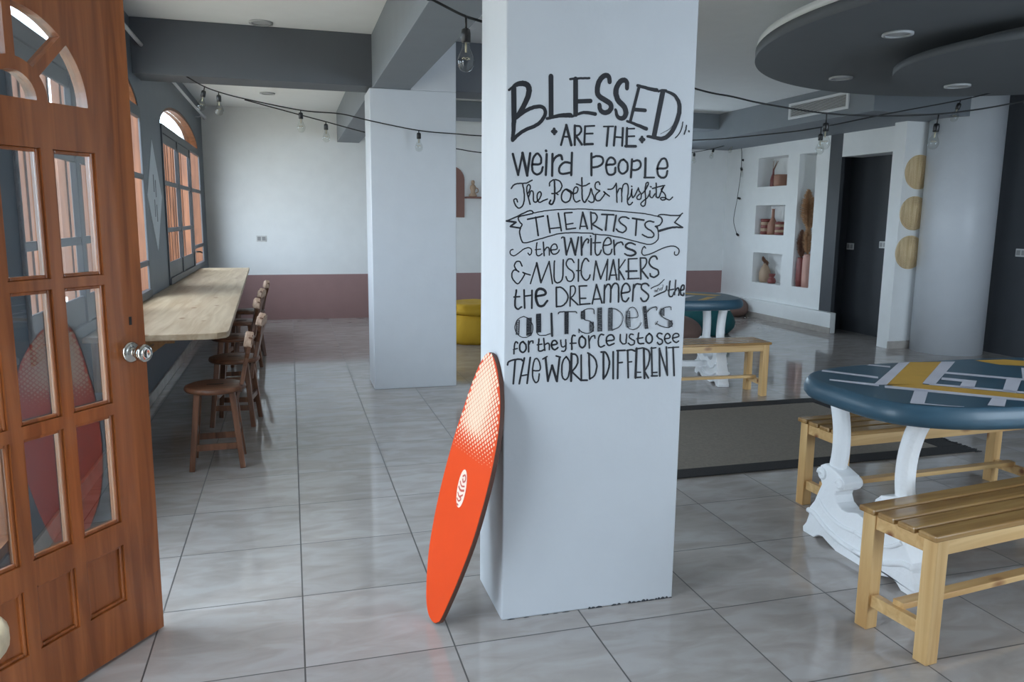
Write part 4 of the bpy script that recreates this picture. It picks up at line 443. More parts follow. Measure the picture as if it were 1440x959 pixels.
 'OUTSIDERS': [[748,1093,30,752,1091,30,757,1089,30,762,1087,30,766,1084,30,770,1081,30,773,1076,30,776,1071,30,779,1065,30,781,1059,30,781,1053,30,781,1048,30,780,1042,30,779,1037,30,777,1033,30,774,1029,30,770,1026,30,766,1024,30,761,1022,30,757,1021,30,752,1021,30,747,1021,30,743,1022,30,738,1024,30,734,1027,30,730,1030,30,726,1034,30,723,1039,30,720,1044,30,718,1050,30,717,1055,30,717,1060,30,719,1066,30,721,1072,30,723,1077,30,726,1082,30,730,1085,30,734,1088,30,739,1090,30,743,1091,30,748,1093,30],[723,1079,20,733,1081,20],[723,1075,20,733,1077,20],[723,1072,20,733,1073,20],[723,1068,20,733,1070,20],[723,1065,20,733,1066,20],[723,1061,20,733,1063,20],[723,1057,20,733,1059,20],[723,1054,20,733,1055,20],[723,1050,20,733,1052,20],[723,1047,20,733,1048,20],[722,1043,20,732,1044,20],[722,1039,20,732,1041,20],[722,1036,20,732,1037,20],[722,1032,20,732,1034,20],[723,1079,26,722,1032,26],[733,1079,26,732,1032,26],[759,1086,26,775,1087,26],[759,1083,26,775,1084,26],[759,1080,26,775,1082,26],[759,1077,26,775,1079,26],[759,1075,26,775,1076,26],[759,1072,26,775,1073,26],[759,1069,26,775,1071,26],[759,1066,26,775,1068,26],[759,1064,26,775,1065,26],[759,1061,26,775,1062,26],[759,1058,26,775,1060,26],[759,1055,26,775,1057,26],[759,1053,26,775,1054,26],[759,1050,26,775,1051,26],[759,1047,26,775,1049,26],[759,1044,26,775,1046,26],[759,1042,26,775,1043,26],[759,1039,26,775,1040,26],[759,1036,26,775,1037,26],[759,1033,26,775,1035,26],[759,1031,26,775,1032,26],[759,1028,26,775,1029,26],[759,1086,26,759,1028,26],[775,1085,26,775,1027,26],[793,1099,30,808,1100,30],[793,1096,30,808,1098,30],[793,1094,30,808,1095,30],[793,1091,30,808,1092,30],[793,1088,30,808,1090,30],[793,1086,30,808,1087,30],[793,1083,30,808,1084,30],[793,1080,30,808,1082,30],[793,1078,30,808,1079,30],[793,1075,30,808,1076,30],[793,1072,30,808,1074,30],[794,1070,30,808,1071,30],[794,1067,30,808,1068,30],[794,1064,30,809,1066,30],[794,1062,30,809,1063,30],[794,1059,30,809,1060,30],[794,1056,30,809,1058,30],[794,1054,30,809,1055,30],[794,1051,30,809,1052,30],[794,1048,30,809,1050,30],[794,1045,30,809,1047,30],[794,1043,30,809,1044,30],[794,1040,30,809,1041,30],[794,1037,30,809,1039,30],[793,1099,26,794,1037,26],[808,1099,26,809,1037,26],[794,1039,33,796,1037,33,797,1034,33,798,1032,33,800,1030,33,802,1028,33,805,1027,33,809,1026,33,813,1026,33,817,1026,33,822,1026,33,826,1026,33,830,1027,33,835,1029,33,839,1030,33,844,1031,33],[846,1100,79,850,1023,79],[871,1099,39,872,1101,39,872,1102,39,873,1103,39,874,1104,39,876,1105,39,880,1105,39,885,1105,39,891,1106,39,898,1105,39,904,1105,39,910,1105,39,916,1105,39,923,1105,39,928,1105,39,933,1105,39,935,1104,39,936,1103,39,937,1102,39,937,1101,39,938,1100,39],[894,1104,30,907,1106,30],[895,1102,30,907,1103,30],[895,1099,30,907,1100,30],[895,1096,30,907,1098,30],[895,1093,30,907,1095,30],[895,1090,30,907,1092,30],[895,1088,30,907,1089,30],[895,1085,30,907,1086,30],[895,1082,30,907,1084,30],[895,1079,30,907,1081,30],[895,1076,30,907,1078,30],[895,1074,30,907,1075,30],[895,1071,30,907,1072,30],[895,1068,30,908,1070,30],[895,1065,30,908,1067,30],[895,1062,30,908,1064,30],[895,1060,30,908,1061,30],[896,1057,30,908,1058,30],[896,1054,30,908,1056,30],[896,1051,30,908,1053,30],[896,1048,30,908,1050,30],[896,1046,30,908,1047,30],[896,1043,30,908,1044,30],[896,1040,30,908,1041,30],[896,1037,30,908,1039,30],[896,1034,30,908,1036,30],[896,1032,30,908,1033,30],[896,1029,30,908,1030,30],[894,1104,26,896,1029,26],[907,1104,26,908,1028,26],[1002,1096,33,1001,1100,33,1001,1103,33,1001,1107,33,1000,1110,33,998,1112,33,995,1113,33,991,1114,33,987,1114,33,982,1114,33,978,1114,33,974,1113,33,970,1111,33,965,1110,33,962,1107,33,959,1105,33,957,1102,33,955,1099,33,954,1095,33,954,1091,33,954,1088,33,956,1085,33,959,1082,33,962,1080,33,966,1078,33,969,1075,33,973,1074,33,977,1073,33,982,1072,33,986,1071,33,989,1069,33,992,1066,33,995,1063,33,998,1060,33,1000,1056,33,1001,1053,33,1002,1049,33,1001,1045,33,1000,1041,33,999,1037,33,997,1034,33,994,1032,33,990,1030,33,986,1029,33,981,1028,33,977,1028,33,973,1028,33,969,1029,33,965,1031,33,961,1032,33,957,1034,33,955,1036,33,953,1037,33,951,1039,33,949,1042,33,947,1044,33],[948,1031,30,947,1045,30],[954,1105,23,967,1107,23],[954,1102,23,967,1104,23],[954,1099,23,967,1101,23],[954,1096,23,967,1098,23],[954,1093,23,967,1095,23],[954,1091,23,967,1092,23],[954,1088,23,967,1089,23],[954,1085,23,967,1086,23],[954,1082,23,967,1083,23],[955,1079,23,968,1080,23],[954,1105,26,955,1079,26],[967,1105,26,968,1079,26],[987,1066,23,1000,1067,23],[987,1063,23,1000,1064,23],[987,1059,23,1000,1061,23],[987,1056,23,1000,1058,23],[987,1053,23,1000,1055,23],[987,1050,23,1000,1052,23],[988,1047,23,1000,1048,23],[988,1044,23,1000,1045,23],[988,1041,23,1001,1042,23],[988,1038,23,1001,1039,23],[988,1034,23,1001,1036,23],[987,1066,26,988,1034,26],[1000,1065,26,1001,1034,26],[1015,1115,26,1029,1116,26],[1015,1111,26,1029,1113,26],[1015,1108,26,1029,1110,26],[1015,1105,26,1029,1106,26],[1015,1102,26,1030,1103,26],[1015,1099,26,1030,1100,26],[1015,1095,26,1030,1097,26],[1015,1092,26,1030,1094,26],[1015,1089,26,1030,1090,26],[1016,1086,26,1030,1087,26],[1016,1083,26,1030,1084,26],[1016,1079,26,1030,1081,26],[1016,1076,26,1030,1078,26],[1016,1073,26,1030,1074,26],[1016,1070,26,1031,1071,26],[1016,1066,26,1031,1068,26],[1016,1063,26,1031,1065,26],[1016,1060,26,1031,1061,26],[1016,1057,26,1031,1058,26],[1016,1054,26,1031,1055,26],[1017,1050,26,1031,1052,26],[1017,1047,26,1031,1049,26],[1017,1044,26,1031,1045,26],[1017,1041,26,1031,1042,26],[1017,1037,26,1032,1039,26],[1017,1034,26,1032,1036,26],[1015,1115,26,1017,1034,26],[1029,1114,26,1032,1034,26],[1055,1114,23,1068,1115,23],[1055,1111,23,1069,1112,23],[1055,1107,23,1069,1109,23],[1055,1104,23,1069,1106,23],[1055,1101,23,1069,1103,23],[1055,1098,23,1069,1100,23],[1055,1095,23,1069,1096,23],[1055,1092,23,1069,1093,23],[1055,1089,23,1069,1090,23],[1055,1086,23,1069,1087,23],[1055,1082,23,1069,1084,23],[1056,1079,23,1070,1081,23],[1056,1076,23,1070,1078,23],[1056,1073,23,1070,1075,23],[1056,1070,23,1070,1071,23],[1056,1067,23,1070,1068,23],[1056,1064,23,1070,1065,23],[1056,1061,23,1070,1062,23],[1056,1057,23,1070,1059,23],[1056,1054,23,1070,1056,23],[1056,1051,23,1070,1053,23],[1057,1048,23,1071,1050,23],[1057,1045,23,1071,1046,23],[1057,1042,23,1071,1043,23],[1057,1039,23,1071,1040,23],[1057,1035,23,1071,1037,23],[1055,1114,26,1057,1035,26],[1069,1113,26,1071,1035,26],[1057,1113,30,1063,1113,30,1068,1112,30,1074,1112,30,1079,1111,30,1084,1110,30,1089,1107,30,1093,1104,30,1098,1101,30,1102,1097,30,1105,1094,30,1107,1090,30,1109,1087,30,1110,1083,30,1111,1079,30,1110,1075,30,1110,1070,30,1108,1065,30,1106,1059,30,1103,1054,30,1099,1050,30,1095,1046,30,1089,1043,30,1083,1041,30,1076,1038,30,1070,1035,30],[1126,1079,30,1134,1079,30,1143,1078,30,1152,1078,30,1159,1078,30,1165,1080,30,1167,1083,30,1167,1087,30,1166,1093,30,1164,1098,30,1162,1102,30,1160,1105,30,1157,1109,30,1154,1112,30,1151,1114,30,1148,1115,30,1145,1116,30,1141,1115,30,1137,1114,30,1134,1112,30,1131,1109,30,1129,1105,30,1126,1100,30,1124,1095,30,1123,1089,30,1122,1084,30,1122,1078,30,1122,1072,30,1122,1066,30,1123,1060,30,1125,1056,30,1126,1051,30,1129,1047,30,1131,1044,30,1134,1042,30,1137,1039,30,1141,1038,30,1145,1037,30,1149,1036,30,1154,1037,30,1158,1037,30,1161,1038,30,1165,1040,30,1169,1043,30,1172,1045,30,1174,1048,30,1176,1050,30,1178,1053,30,1179,1055,30,1180,1058,30,1181,1060,30],[1123,1101,16,1135,1103,16],[1123,1097,16,1135,1099,16],[1123,1094,16,1135,1095,16],[1123,1090,16,1136,1092,16],[1124,1086,16,1136,1088,16],[1124,1083,16,1136,1084,16],[1124,1079,16,1136,1081,16],[1125,1075,16,1137,1077,16],[1125,1072,16,1137,1073,16],[1125,1068,16,1137,1070,16],[1125,1064,16,1138,1066,16],[1126,1061,16,1138,1062,16],[1126,1057,16,1138,1059,16],[1126,1053,16,1138,1055,16],[1126,1050,16,1139,1051,16],[1127,1046,16,1139,1048,16],[1123,1101,26,1127,1046,26],[1135,1101,26,1139,1046,26],[1186,1116,30,1196,1118,30],[1186,1113,30,1197,1115,30],[1187,1110,30,1197,1112,30],[1187,1107,30,1197,1109,30],[1188,1104,30,1198,1106,30],[1188,1101,30,1198,1102,30],[1189,1098,30,1199,1099,30],[1189,1095,30,1199,1096,30],[1189,1091,30,1200,1093,30],[1190,1088,30,1200,1090,30],[1190,1085,30,1200,1087,30],[1191,1082,30,1201,1084,30],[1191,1079,30,1201,1081,30],[1192,1076,30,1202,1077,30],[1192,1073,30,1202,1074,30],[1192,1070,30,1203,1071,30],[1193,1066,30,1203,1068,30],[1193,1063,30,1203,1065,30],[1194,1060,30,1204,1062,30],[1194,1057,30,1204,1059,30],[1195,1054,30,1205,1056,30],[1195,1051,30,1205,1052,30],[1195,1048,30,1206,1049,30],[1196,1044,30,1206,1046,30],[1196,1041,30,1207,1043,30],[1197,1038,30,1207,1040,30],[1186,1116,26,1197,1038,26],[1196,1116,26,1207,1038,26],[1198,1095,39,1202,1098,39,1205,1101,39,1209,1105,39,1213,1108,39,1216,1110,39,1221,1112,39,1225,1113,39,1230,1114,39,1234,1115,39,1237,1114,39,1238,1113,39,1239,1111,39,1239,1108,39,1238,1106,39,1238,1103,39],[1295,1103,33,1294,1105,33,1294,1108,33,1294,1110,33,1294,1112,33,1292,1113,33,1289,1114,33,1285,1114,33,1280,1113,33,1276,1113,33,1272,1112,33,1268,1111,33,1264,1109,33,1260,1107,33,1257,1105,33,1255,1103,33,1253,1100,33,1252,1097,33,1252,1093,33,1253,1090,33,1254,1087,33,1256,1084,33,1259,1081,33,1262,1079,33,1266,1076,33,1270,1074,33,1275,1071,33,1280,1069,33,1286,1067,33,1291,1064,33,1295,1062,33,1298,1060,33,1300,1057,33,1302,1055,33,1303,1053,33,1302,1050,33,1301,1048,33,1299,1045,33,1296,1043,33,1293,1041,33,1289,1040,33,1285,1039,33,1280,1040,33,1275,1041,33,1269,1042,33,1264,1044,33,1259,1045,33,1254,1048,33,1249,1050,33,1244,1053,33,1239,1055,33],[1236,1052,33,1244,1063,33],[1255,1106,20,1267,1108,20],[1255,1103,20,1267,1105,20],[1255,1100,20,1267,1102,20],[1255,1097,20,1267,1099,20],[1255,1094,20,1268,1096,20],[1255,1091,20,1268,1093,20],[1255,1088,20,1268,1090,20],[1256,1085,20,1268,1087,20],[1256,1082,20,1268,1084,20],[1255,1106,26,1256,1082,26],[1267,1106,26,1268,1082,26],[1287,1063,20,1300,1065,20],[1287,1060,20,1300,1062,20],[1287,1057,20,1300,1059,20],[1288,1054,20,1300,1056,20],[1288,1052,20,1300,1053,20],[1288,1049,20,1300,1050,20],[1288,1046,20,1301,1047,20],[1288,1043,20,1301,1044,20],[1287,1063,26,1288,1043,26],[1300,1063,26,1301,1042,26]],
 'for they force us to see': [[728,1002,56,727,1004,56,726,1005,56,725,1006,56,723,1007,56,722,1007,56,721,1007,56,720,1006,56,719,1004,56,718,1002,56,717,999,56,717,996,56,716,992,56,716,988,56,716,984,56,715,980,56,715,977,56,715,974,56,715,972,56,715,969,56,715,966,56],[713,981,46,727,984,46],[747,1007,66,749,1004,66,751,1002,66,753,1000,66,755,998,66,757,996,66,757,992,66,758,989,66,758,985,66,758,982,66,757,979,66,755,976,66,754,974,66,751,972,66,749,970,66,747,970,66,745,970,66,743,971,66,741,972,66,739,974,66,737,976,66,736,979,66,735,982,66,735,985,66,735,989,66,735,992,66,735,994,66,736,997,66,737,999,66,738,1002,66,739,1003,66,741,1004,66,742,1005,66,744,1006,66,745,1006,66,747,1007,66],[766,1008,61,767,971,61],[767,995,56,768,997,56,769,1000,56,770,1002,56,771,1004,56,772,1006,56,774,1007,56,776,1008,56,778,1008,56,780,1008,56,781,1008,56,782,1007,56,782,1006,56,782,1004,56,782,1002,56,782,1001,56],[803,1014,61,803,1010,61,803,1005,61,802,1000,61,802,996,61,802,991,61,802,988,61,802,984,61,802,980,61,802,977,61,802,975,61,804,973,61,806,972,61,808,972,61,810,972,61,812,972,61,815,973,61,817,974,61,819,975,61,821,976,61,823,978,61],[797,994,51,814,996,51],[820,1015,61,825,974,61],[824,993,56,826,994,56,829,996,56,831,997,56,833,998,56,834,999,56,836,998,56,837,998,56,839,996,56,840,995,56,841,992,56,841,990,56,841,987,56,841,983,56,841,979,56,841,976,56],[848,991,66,853,992,66,857,992,66,862,993,66,866,994,66,868,995,66,869,997,66,869,999,66,867,1001,66,866,1003,66,864,1005,66,863,1006,66,861,1007,66,859,1007,66,857,1007,66,855,1006,66,854,1005,66,852,1004,66,851,1002,66,850,999,66,849,997,66,849,994,66,849,991,66,849,988,66,850,985,66,851,983,66,852,980,66,854,978,66,856,977,66,859,975,66,861,975,66,863,975,66,865,977,66,868,978,66,870,980,66,872,982,66],[882,1007,51,882,1003,51,883,998,51,883,994,51,884,990,51,885,987,51,886,985,51,887,984,51,889,984,51,891,983,51,892,983,51,894,984,51,895,985,51,897,986,51,898,987,51,900,988,51],[900,1008,56,900,1003,56,901,997,56,901,991,56,901,985,56,901,981,56,901,977,56,900,974,56,899,972,56,898,970,56,896,969,56,895,968,56,893,968,56,891,968,56,888,969,56,886,969,56],[934,1021,66,933,1021,66,931,1022,66,929,1023,66,927,1023,66,926,1022,66,924,1021,66,924,1019,66,923,1016,66,922,1013,66,922,1009,66,922,1003,66,922,996,66,922,989,66,923,981,66,923,974,66],[916,995,56,938,995,56],[960,1019,71,962,1016,71,965,1014,71,968,1012,71,970,1010,71,972,1007,71,973,1004,71,973,1000,71,973,995,71,973,991,71,972,988,71,971,985,71,969,983,71,967,981,71,964,979,71,962,978,71,960,979,71,958,979,71,956,981,71,953,983,71,952,985,71,951,988,71,950,992,71,949,996,71,949,1000,71,949,1003,71,949,1006,71,950,1008,71,950,1010,71,951,1012,71,952,1014,71,954,1015,71,955,1016,71,957,1017,71,958,1018,71,960,1019,71],[984,1019,61,988,976,61],[987,999,56,988,1002,56,989,1006,56,991,1009,56,992,1011,56,993,1014,56,995,1016,56,998,1017,56,1001,1019,56,1003,1019,56,1005,1019,56,1006,1019,56,1007,1017,56,1007,1014,56,1007,1012,56,1008,1010,56],[1040,1021,61,1038,1021,61,1035,1022,61,1033,1023,61,1031,1023,61,1028,1022,61,1027,1021,61,1025,1018,61,1023,1015,61,1022,1012,61,1021,1008,61,1021,1004,61,1020,999,61,1021,994,61,1021,990,61,1022,986,61,1023,983,61,1024,981,61,1026,980,61,1028,979,61,1030,978,61,1032,978,61,1035,979,61,1038,980,61,1041,982,61,1044,983,61],[1051,998,66,1057,999,66,1064,1000,66,1070,1000,66,1075,1001,66,1079,1002,66,1080,1005,66,1080,1008,66,1079,1011,66,1077,1014,66,1075,1016,66,1074,1018,66,1071,1019,66,1069,1020,66,1066,1020,66,1064,1020,66,1061,1019,66,1058,1018,66,1056,1016,66,1054,1014,66,1052,1012,66,1051,1009,66,1051,1005,66,1050,1002,66,1051,998,66,1051,995,66,1052,992,66,1054,989,66,1056,986,66,1058,984,66,1061,983,66,1064,983,66,1068,984,66,1072,986,66,1076,987,66,1080,989,66],[1103,1020,56,1103,1015,56,1103,1011,56,1103,1006,56,1103,1002,56,1104,998,56,1105,995,56,1107,992,56,1109,990,56,1111,988,56,1113,986,56,1116,986,56,1118,986,56,1121,986,56,1123,987,56,1125,988,56,1126,990,56,1126,993,56,1126,996,56,1126,999,56,1126,1002,56,1127,1005,56,1127,1009,56,1127,1013,56,1127,1017,56,1127,1020,56],[1152,1018,56,1150,1019,56,1147,1020,56,1145,1020,56,1143,1020,56,1141,1020,56,1140,1019,56,1139,1016,56,1138,1014,56,1137,1011,56,1138,1009,56,1139,1007,56,1140,1006,56,1143,1004,56,1145,1003,56,1147,1001,56,1149,1000,56,1152,999,56,1154,998,56,1157,996,56,1158,995,56,1158,993,56,1158,990,56,1158,988,56,1157,985,56,1156,984,56,1154,982,56,1152,982,56,1149,981,56,1146,981,56,1144,981,56,1142,982,56,1140,983,56,1138,985,56,1136,987,56,1134,988,56],[1173,1023,64,1172,1017,64,1172,1011,64,1171,1005,64,1171,1000,64,1171,996,64,1172,992,64,1172,990,64,1173,988,64,1175,987,64,1177,985,64,1180,985,64,1183,984,64,1187,985,64,1191,985,64,1194,985,64],[1167,1003,56,1190,1006,56],[1214,1020,66,1217,1018,66,1219,1016,66,1222,1014,66,1224,1011,66,1226,1009,66,1226,1005,66,1227,1001,66,1227,998,66,1226,994,66,1225,991,66,1223,989,66,1221,987,66,1218,986,66,1216,985,66,1213,985,66,1211,986,66,1209,987,66,1207,989,66,1205,991,66,1203,993,66,1203,996,66,1202,999,66,1202,1003,66,1202,1006,66,1203,1009,66,1204,1012,66,1207,1014,66,1209,1016,66,1212,1018,66,1214,1020,66],[1264,1017,61,1262,1018,61,1259,1019,61,1256,1020,61,1253,1020,61,1251,1020,61,1249,1019,61,1247,1017,61,1246,1015,61,1245,1013,61,1244,1010,61,1245,1009,61,1247,1007,61,1249,1005,61,1251,1003,61,1253,1001,61,1255,1000,61,1258,999,61,1261,998,61,1264,996,61,1265,995,61,1266,993,61,1267,990,61,1267,988,61,1267,985,61,1266,984,61,1264,982,61,1262,981,61,1260,980,61,1257,979,61,1255,979,61,1253,980,61,1252,981,61,1250,983,61,1248,985,61,1247,987,61],[1275,998,61,1279,999,61,1284,1000,61,1289,1000,61,1293,1001,61,1295,1003,61,1296,1005,61,1296,1008,61,1295,1011,61,1293,1013,61,1292,1015,61,1290,1016,61,1288,1017,61,1286,1018,61,1284,1017,61,1282,1017,61,1280,1015,61,1278,1013,61,1277,1010,61,1275,1007,61,1275,1004,61,1275,1001,61,1275,998,61,1276,994,61,1278,991,61,1279,988,61,1281,986,61,1283,984,61,1285,983,61,1287,982,61,1289,981,61,1291,982,61,1293,982,61,1296,984,61,1298,985,61,1300,986,61],[1306,1000,56,1311,1001,56,1317,1002,56,1322,1003,56,1326,1004,56,1329,1005,56,1331,1007,56,1331,1009,56,1330,1012,56,1329,1014,56,1327,1015,56,1326,1016,56,1323,1017,56,1321,1017,56,1319,1017,56,1316,1017,56,1314,1016,56,1312,1015,56,1310,1013,56,1308,1011,56,1307,1008,56,1307,1006,56,1307,1002,56,1307,998,56,1308,995,56,1309,992,56,1311,990,56,1313,988,56,1316,986,56,1318,985,56,1321,984,56,1323,984,56,1325,985,56,1327,986,56,1329,988,56,1331,989,56]],
 'THE WORLD DIFFERENT': [[693,929,66,693,931,66,694,933,66,694,936,66,696,938,66,697,940,66,700,941,66,704,943,66,708,944,66,712,945,66,717,946,66,722,946,66,727,947,66,733,947,66,738,946,66,741,946,66,743,945,66,744,944,66,744,943,66,745,942,66,745,941,66],[720,946,71,714,863,71],[752,950,71,735,862,71],[773,951,71,763,862,71],[741,889,56,765,892,56],[782,906,56,788,905,56,793,904,56,799,904,56,804,904,56,807,905,56,809,908,56,810,912,56,810,917,56,809,922,56,808,926,56,807,931,56,805,936,56,803,940,56,800,944,56,798,946,56,796,947,56,794,947,56,792,946,56,790,945,56,788,942,56,787,938,56,785,932,56,784,926,56,783,919,56,782,913,56,782,907,56,782,901,56,782,895,56,782,889,56,783,884,56,784,879,56,786,874,56,788,870,56,790,867,56,792,864,56,794,863,56,796,863,56,799,864,56,801,866,56,803,869,56,804,872,56,805,877,56,805,882,56,806,888,56,806,893,56],[818,944,56,833,952,56],[828,947,82,838,866,82],[838,866,71,852,920,71],[852,920,92,871,864,92],[871,864,76,879,948,76],[866,953,61,882,948,61],[903,949,61,906,946,61,908,943,61,911,939,61,913,936,61,915,932,61,916,926,61,917,921,61,917,914,61,917,908,61,917,902,61,916,897,61,915,891,61,914,885,61,913,880,61,911,876,61,909,873,61,907,870,61,905,869,61,903,868,61,901,868,61,899,868,61,897,870,61,894,872,61,892,875,61,891,879,61,889,884,61,889,890,61,888,896,61,888,903,61,888,908,61,888,914,61,888,920,61,889,925,61,891,931,61,892,935,61,894,939,61,896,942,61,898,944,61,901,947,61,903,949,61],[922,959,87,923,862,87],[922,957,66,925,957,66,928,957,66,932,957,66,935,956,66,937,955,66,939,953,66,941,951,66,943,949,66,944,946,66,945,943,66,946,939,66,946,935,66,946,930,66,946,925,66,944,921,66,942,916,66,939,911,66,935,906,66,931,902,66,927,897,66],[927,893,66,960,862,66],[958,952,66,961,863,66],[960,863,71,983,862,71],[987,956,71,992,867,71],[982,959,66,986,957,66,991,954,66,995,951,66,999,948,66,1003,945,66,1006,941,66,1009,938,66,1012,933,66,1014,929,66,1015,925,66,1016,921,66,1017,916,66,1018,912,66,1018,907,66,1017,903,66,1016,898,66,1015,893,66,1014,887,66,1012,883,66,1010,878,66,1007,875,66,1004,872,66,1000,870,66,996,868,66,992,866,66],[1041,960,82,1044,866,82],[1032,960,71,1035,960,71,1039,960,71,1042,960,71,1045,960,71,1049,958,71,1052,954,71,1055,950,71,1058,944,71,1061,938,71,1062,933,71,1064,928,71,1065,924,71,1065,920,71,1065,915,71,1064,911,71,1064,905,71,1062,899,71,1060,892,71,1058,886,71,1056,881,71,1054,877,71,1052,874,71,1049,870,71,1046,868,71,1044,864,71],[1078,959,76,1081,863,76],[1096,962,76,1098,863,76],[1092,963,71,1123,963,71],[1097,919,66,1114,920,66],[1133,962,71,1139,864,71],[1130,962,71,1134,963,71,1138,963,71,1142,964,71,1145,964,71,1148,964,71,1151,963,71,1154,962,71,1156,961,71,1158,960,71,1161,959,71],[1135,920,56,1150,921,56],[1167,968,92,1167,862,92],[1164,966,61,1191,969,61],[1168,882,56,1186,881,56],[1167,863,66,1188,863,66],[1195,967,87,1202,859,87],[1195,967,66,1199,966,66,1203,965,66,1207,963,66,1210,962,66,1213,959,66,1215,956,66,1217,952,66,1218,948,66,1219,944,66,1219,939,66,1219,933,66,1219,927,66,1218,921,66,1216,915,66,1215,909,66,1213,904,66,1210,900,66,1208,895,66,1205,891,66,1202,887,66],[1201,884,71,1217,859,71],[1225,969,66,1232,865,66],[1223,966,56,1242,968,56],[1230,878,61,1250,878,61],[1229,866,66,1252,865,66],[1256,965,71,1262,864,71],[1256,963,66,1292,865,66],[1283,969,66,1292,865,66],[1291,966,56,1332,967,56],[1310,967,71,1319,863,71]],
}
for text, data in LETTERS.items(): strokes('lettering', data, 'hand painted black words: '+text)

# ------------------------------------------------------------------ windows
def window(idx, y0, y1, z0, zs, zt):
    ring = plate('window_%d' % idx, arch(y0, y1, z0, zs, zt), [arch(y0, y1, z0, zs, zt, g=.028)], .115, YZ(XL-.12), M['winwood'])
    structure(ring, ('near' if idx == 1 else 'far')+' arched window with grey casements and wooden slats', 'window')
    b = (y1-y0)/3; f = MB(); x0, x1 = XL-.022, XL+.012
    f.box((x0, y0+.02, zs-.06), (x1, y1-.02, zs+.02))                    # transom under the arch
    f.box((x0, y0+.01, z0+.01), (x1+.01, y1-.01, z0+.07))
    for k in range(4):
        yy = y0+b*k; w = .035
        f.box((x0 if k < 3 else XL-.004, max(y0+.005, yy-w), z0+.02), (x1, min(y1-.005, yy+w), zs))
    f.build('window_frame', M['winframe'], ring, .004)
    for k in range(3):
        a, c = y0+b*k+.037, y0+b*(k+1)-.037
        if k < 2:
            s = MB(); s.box((x0+.008, a, z0+.07), (x1-.01, c, z0+.21))          # solid foot panel
            s.box((x0+.008, a, zs-.14), (x1-.01, c, zs-.06))
            for zz in (1.28, 1.70): s.box((x0+.008, a, zz-.02), (x1-.004, c, zz+.02))
            s.build('casement', M['winframe'], ring, .003)
            w = MB(); n = 6
            for i in range(n):
                yy = a+(c-a)*(i+.5)/n; w.box((XL-.112, yy-.017, z0+.07), (XL-.072, yy+.017, zs-.07))
            w.build('slat_screen', M['winwood'], ring, .003)
        else:
            s = MB()
            for zz in (1.05, 1.70): s.box((x0+.008, a, zz-.02), (x1-.004, c, zz+.02))
            s.build('casement', M['winframe'], ring, .003)
            MB().tube([(x1, a+.03, 1.0), (x1+.05, a+.03, 1.0), (x1+.055, a+.13, .985)], .009).build('window_handle', M['black'], ring)
    sh = MB(); sh.box((XL-1.05, y1-.055, z0+.02), (XL-.115, y1-.02, zs))
    for q in range(5): sh.box((XL-1.03+q*.19, y1-.062, z0+.1), (XL-.88+q*.19, y1-.05, zs-.1))
    sh.build('shutter', M['winwood'], ring, .004)
    g = MB(); g.prism(arch(y0, y1, zs+.02, zs+.03, zt, g=.03), .005, YZ(XL-.07)); g.build('arch_pane', M['winglass'], ring)
    return ring
for i, w in enumerate(WIN): window(i+1, *w)
sl_ = plate('window_3', rect(2.36, .15, 3.3, 2.25), [rect(2.4, .19, 3.26, 2.21)], .11, YZ(XL-.12), M['winwood'])  # added out of view, lights the left face of the pillar
structure(sl_, 'unseen plain glazed sidelight beside the door frame, added for daylight', 'window')
MB().box((XL-.07, 2.39, .18), (XL-.065, 3.27, 2.22)).build('glass_pane', M['winglass'], sl_)

w4 = plate('window_4', rect(3.3, 1.0, 5.3, 1.95), [rect(3.35, 1.05, 4.28, 1.9), rect(4.32, 1.05, 5.25, 1.9)], .08, XZ(YB+.15), M['winframe'])  # added where the pillar hides it, brightens the niche wall
structure(w4, 'two pane window added for daylight in the far wall, hidden behind the painted pillar', 'window')
MB().box((3.33, YB+.11, 1.03), (5.27, YB+.114, 1.92)).build('glass_pane', M['winglass'], w4)

def rod(y0, y1, label):
    t = empty('curtain_rod', (XL+.07, y0, 2.63))
    MB().tube([(0, 0, 0), (0, y1-y0, 0)], .014, 12).build('rod', M['steel'], t)
    for yy in (.25, y1-y0-.35): MB().tube([(-.07, yy, -.03), (-.03, yy, -.03), (0, yy, -.012)], .008, 8).build('bracket', M['steel'], t)
    for yy in (0, y1-y0): MB().lathe([(.001, -.03), (.02, -.02), (.022, 0), (.02, .02), (.001, .03)], (0, yy, 0), 12).build('finial', M['steel'], t)
    tag(t, label, 'curtain rod', 'curtain rods on the left wall')
rod(3.3, 7.0, 'pale curtain rod above the near window, in front of the beam')
rod(7.45, 10.75, 'pale curtain rod above the far window, behind the beam')

# painted diamond motif between the windows
mo = MB(); mo.prism([(7.02+.36*math.cos(t), 1.57+.45*math.sin(t)) for t in (0, PI/2, PI, 1.5*PI)], .003, YZ(XL))
mo.mi = 1
for dz, hh in ((.1, .07), (-.1, .07)):
    mo.prism([(6.97, 1.57+dz-hh), (7.0, 1.57+dz-hh), (7.0, 1.57+dz+hh), (6.97, 1.57+dz+hh)], .0045, YZ(XL))
    mo.prism([(7.06, 1.53+dz-hh), (7.09, 1.53+dz-hh), (7.09, 1.53+dz+hh), (7.06, 1.53+dz+hh)], .0045, YZ(XL))
tag(mo.build('wall_motif', [M['motif'], M['slate']]), 'pale grey diamond motif on the slate wall between the windows', 'wall motif')

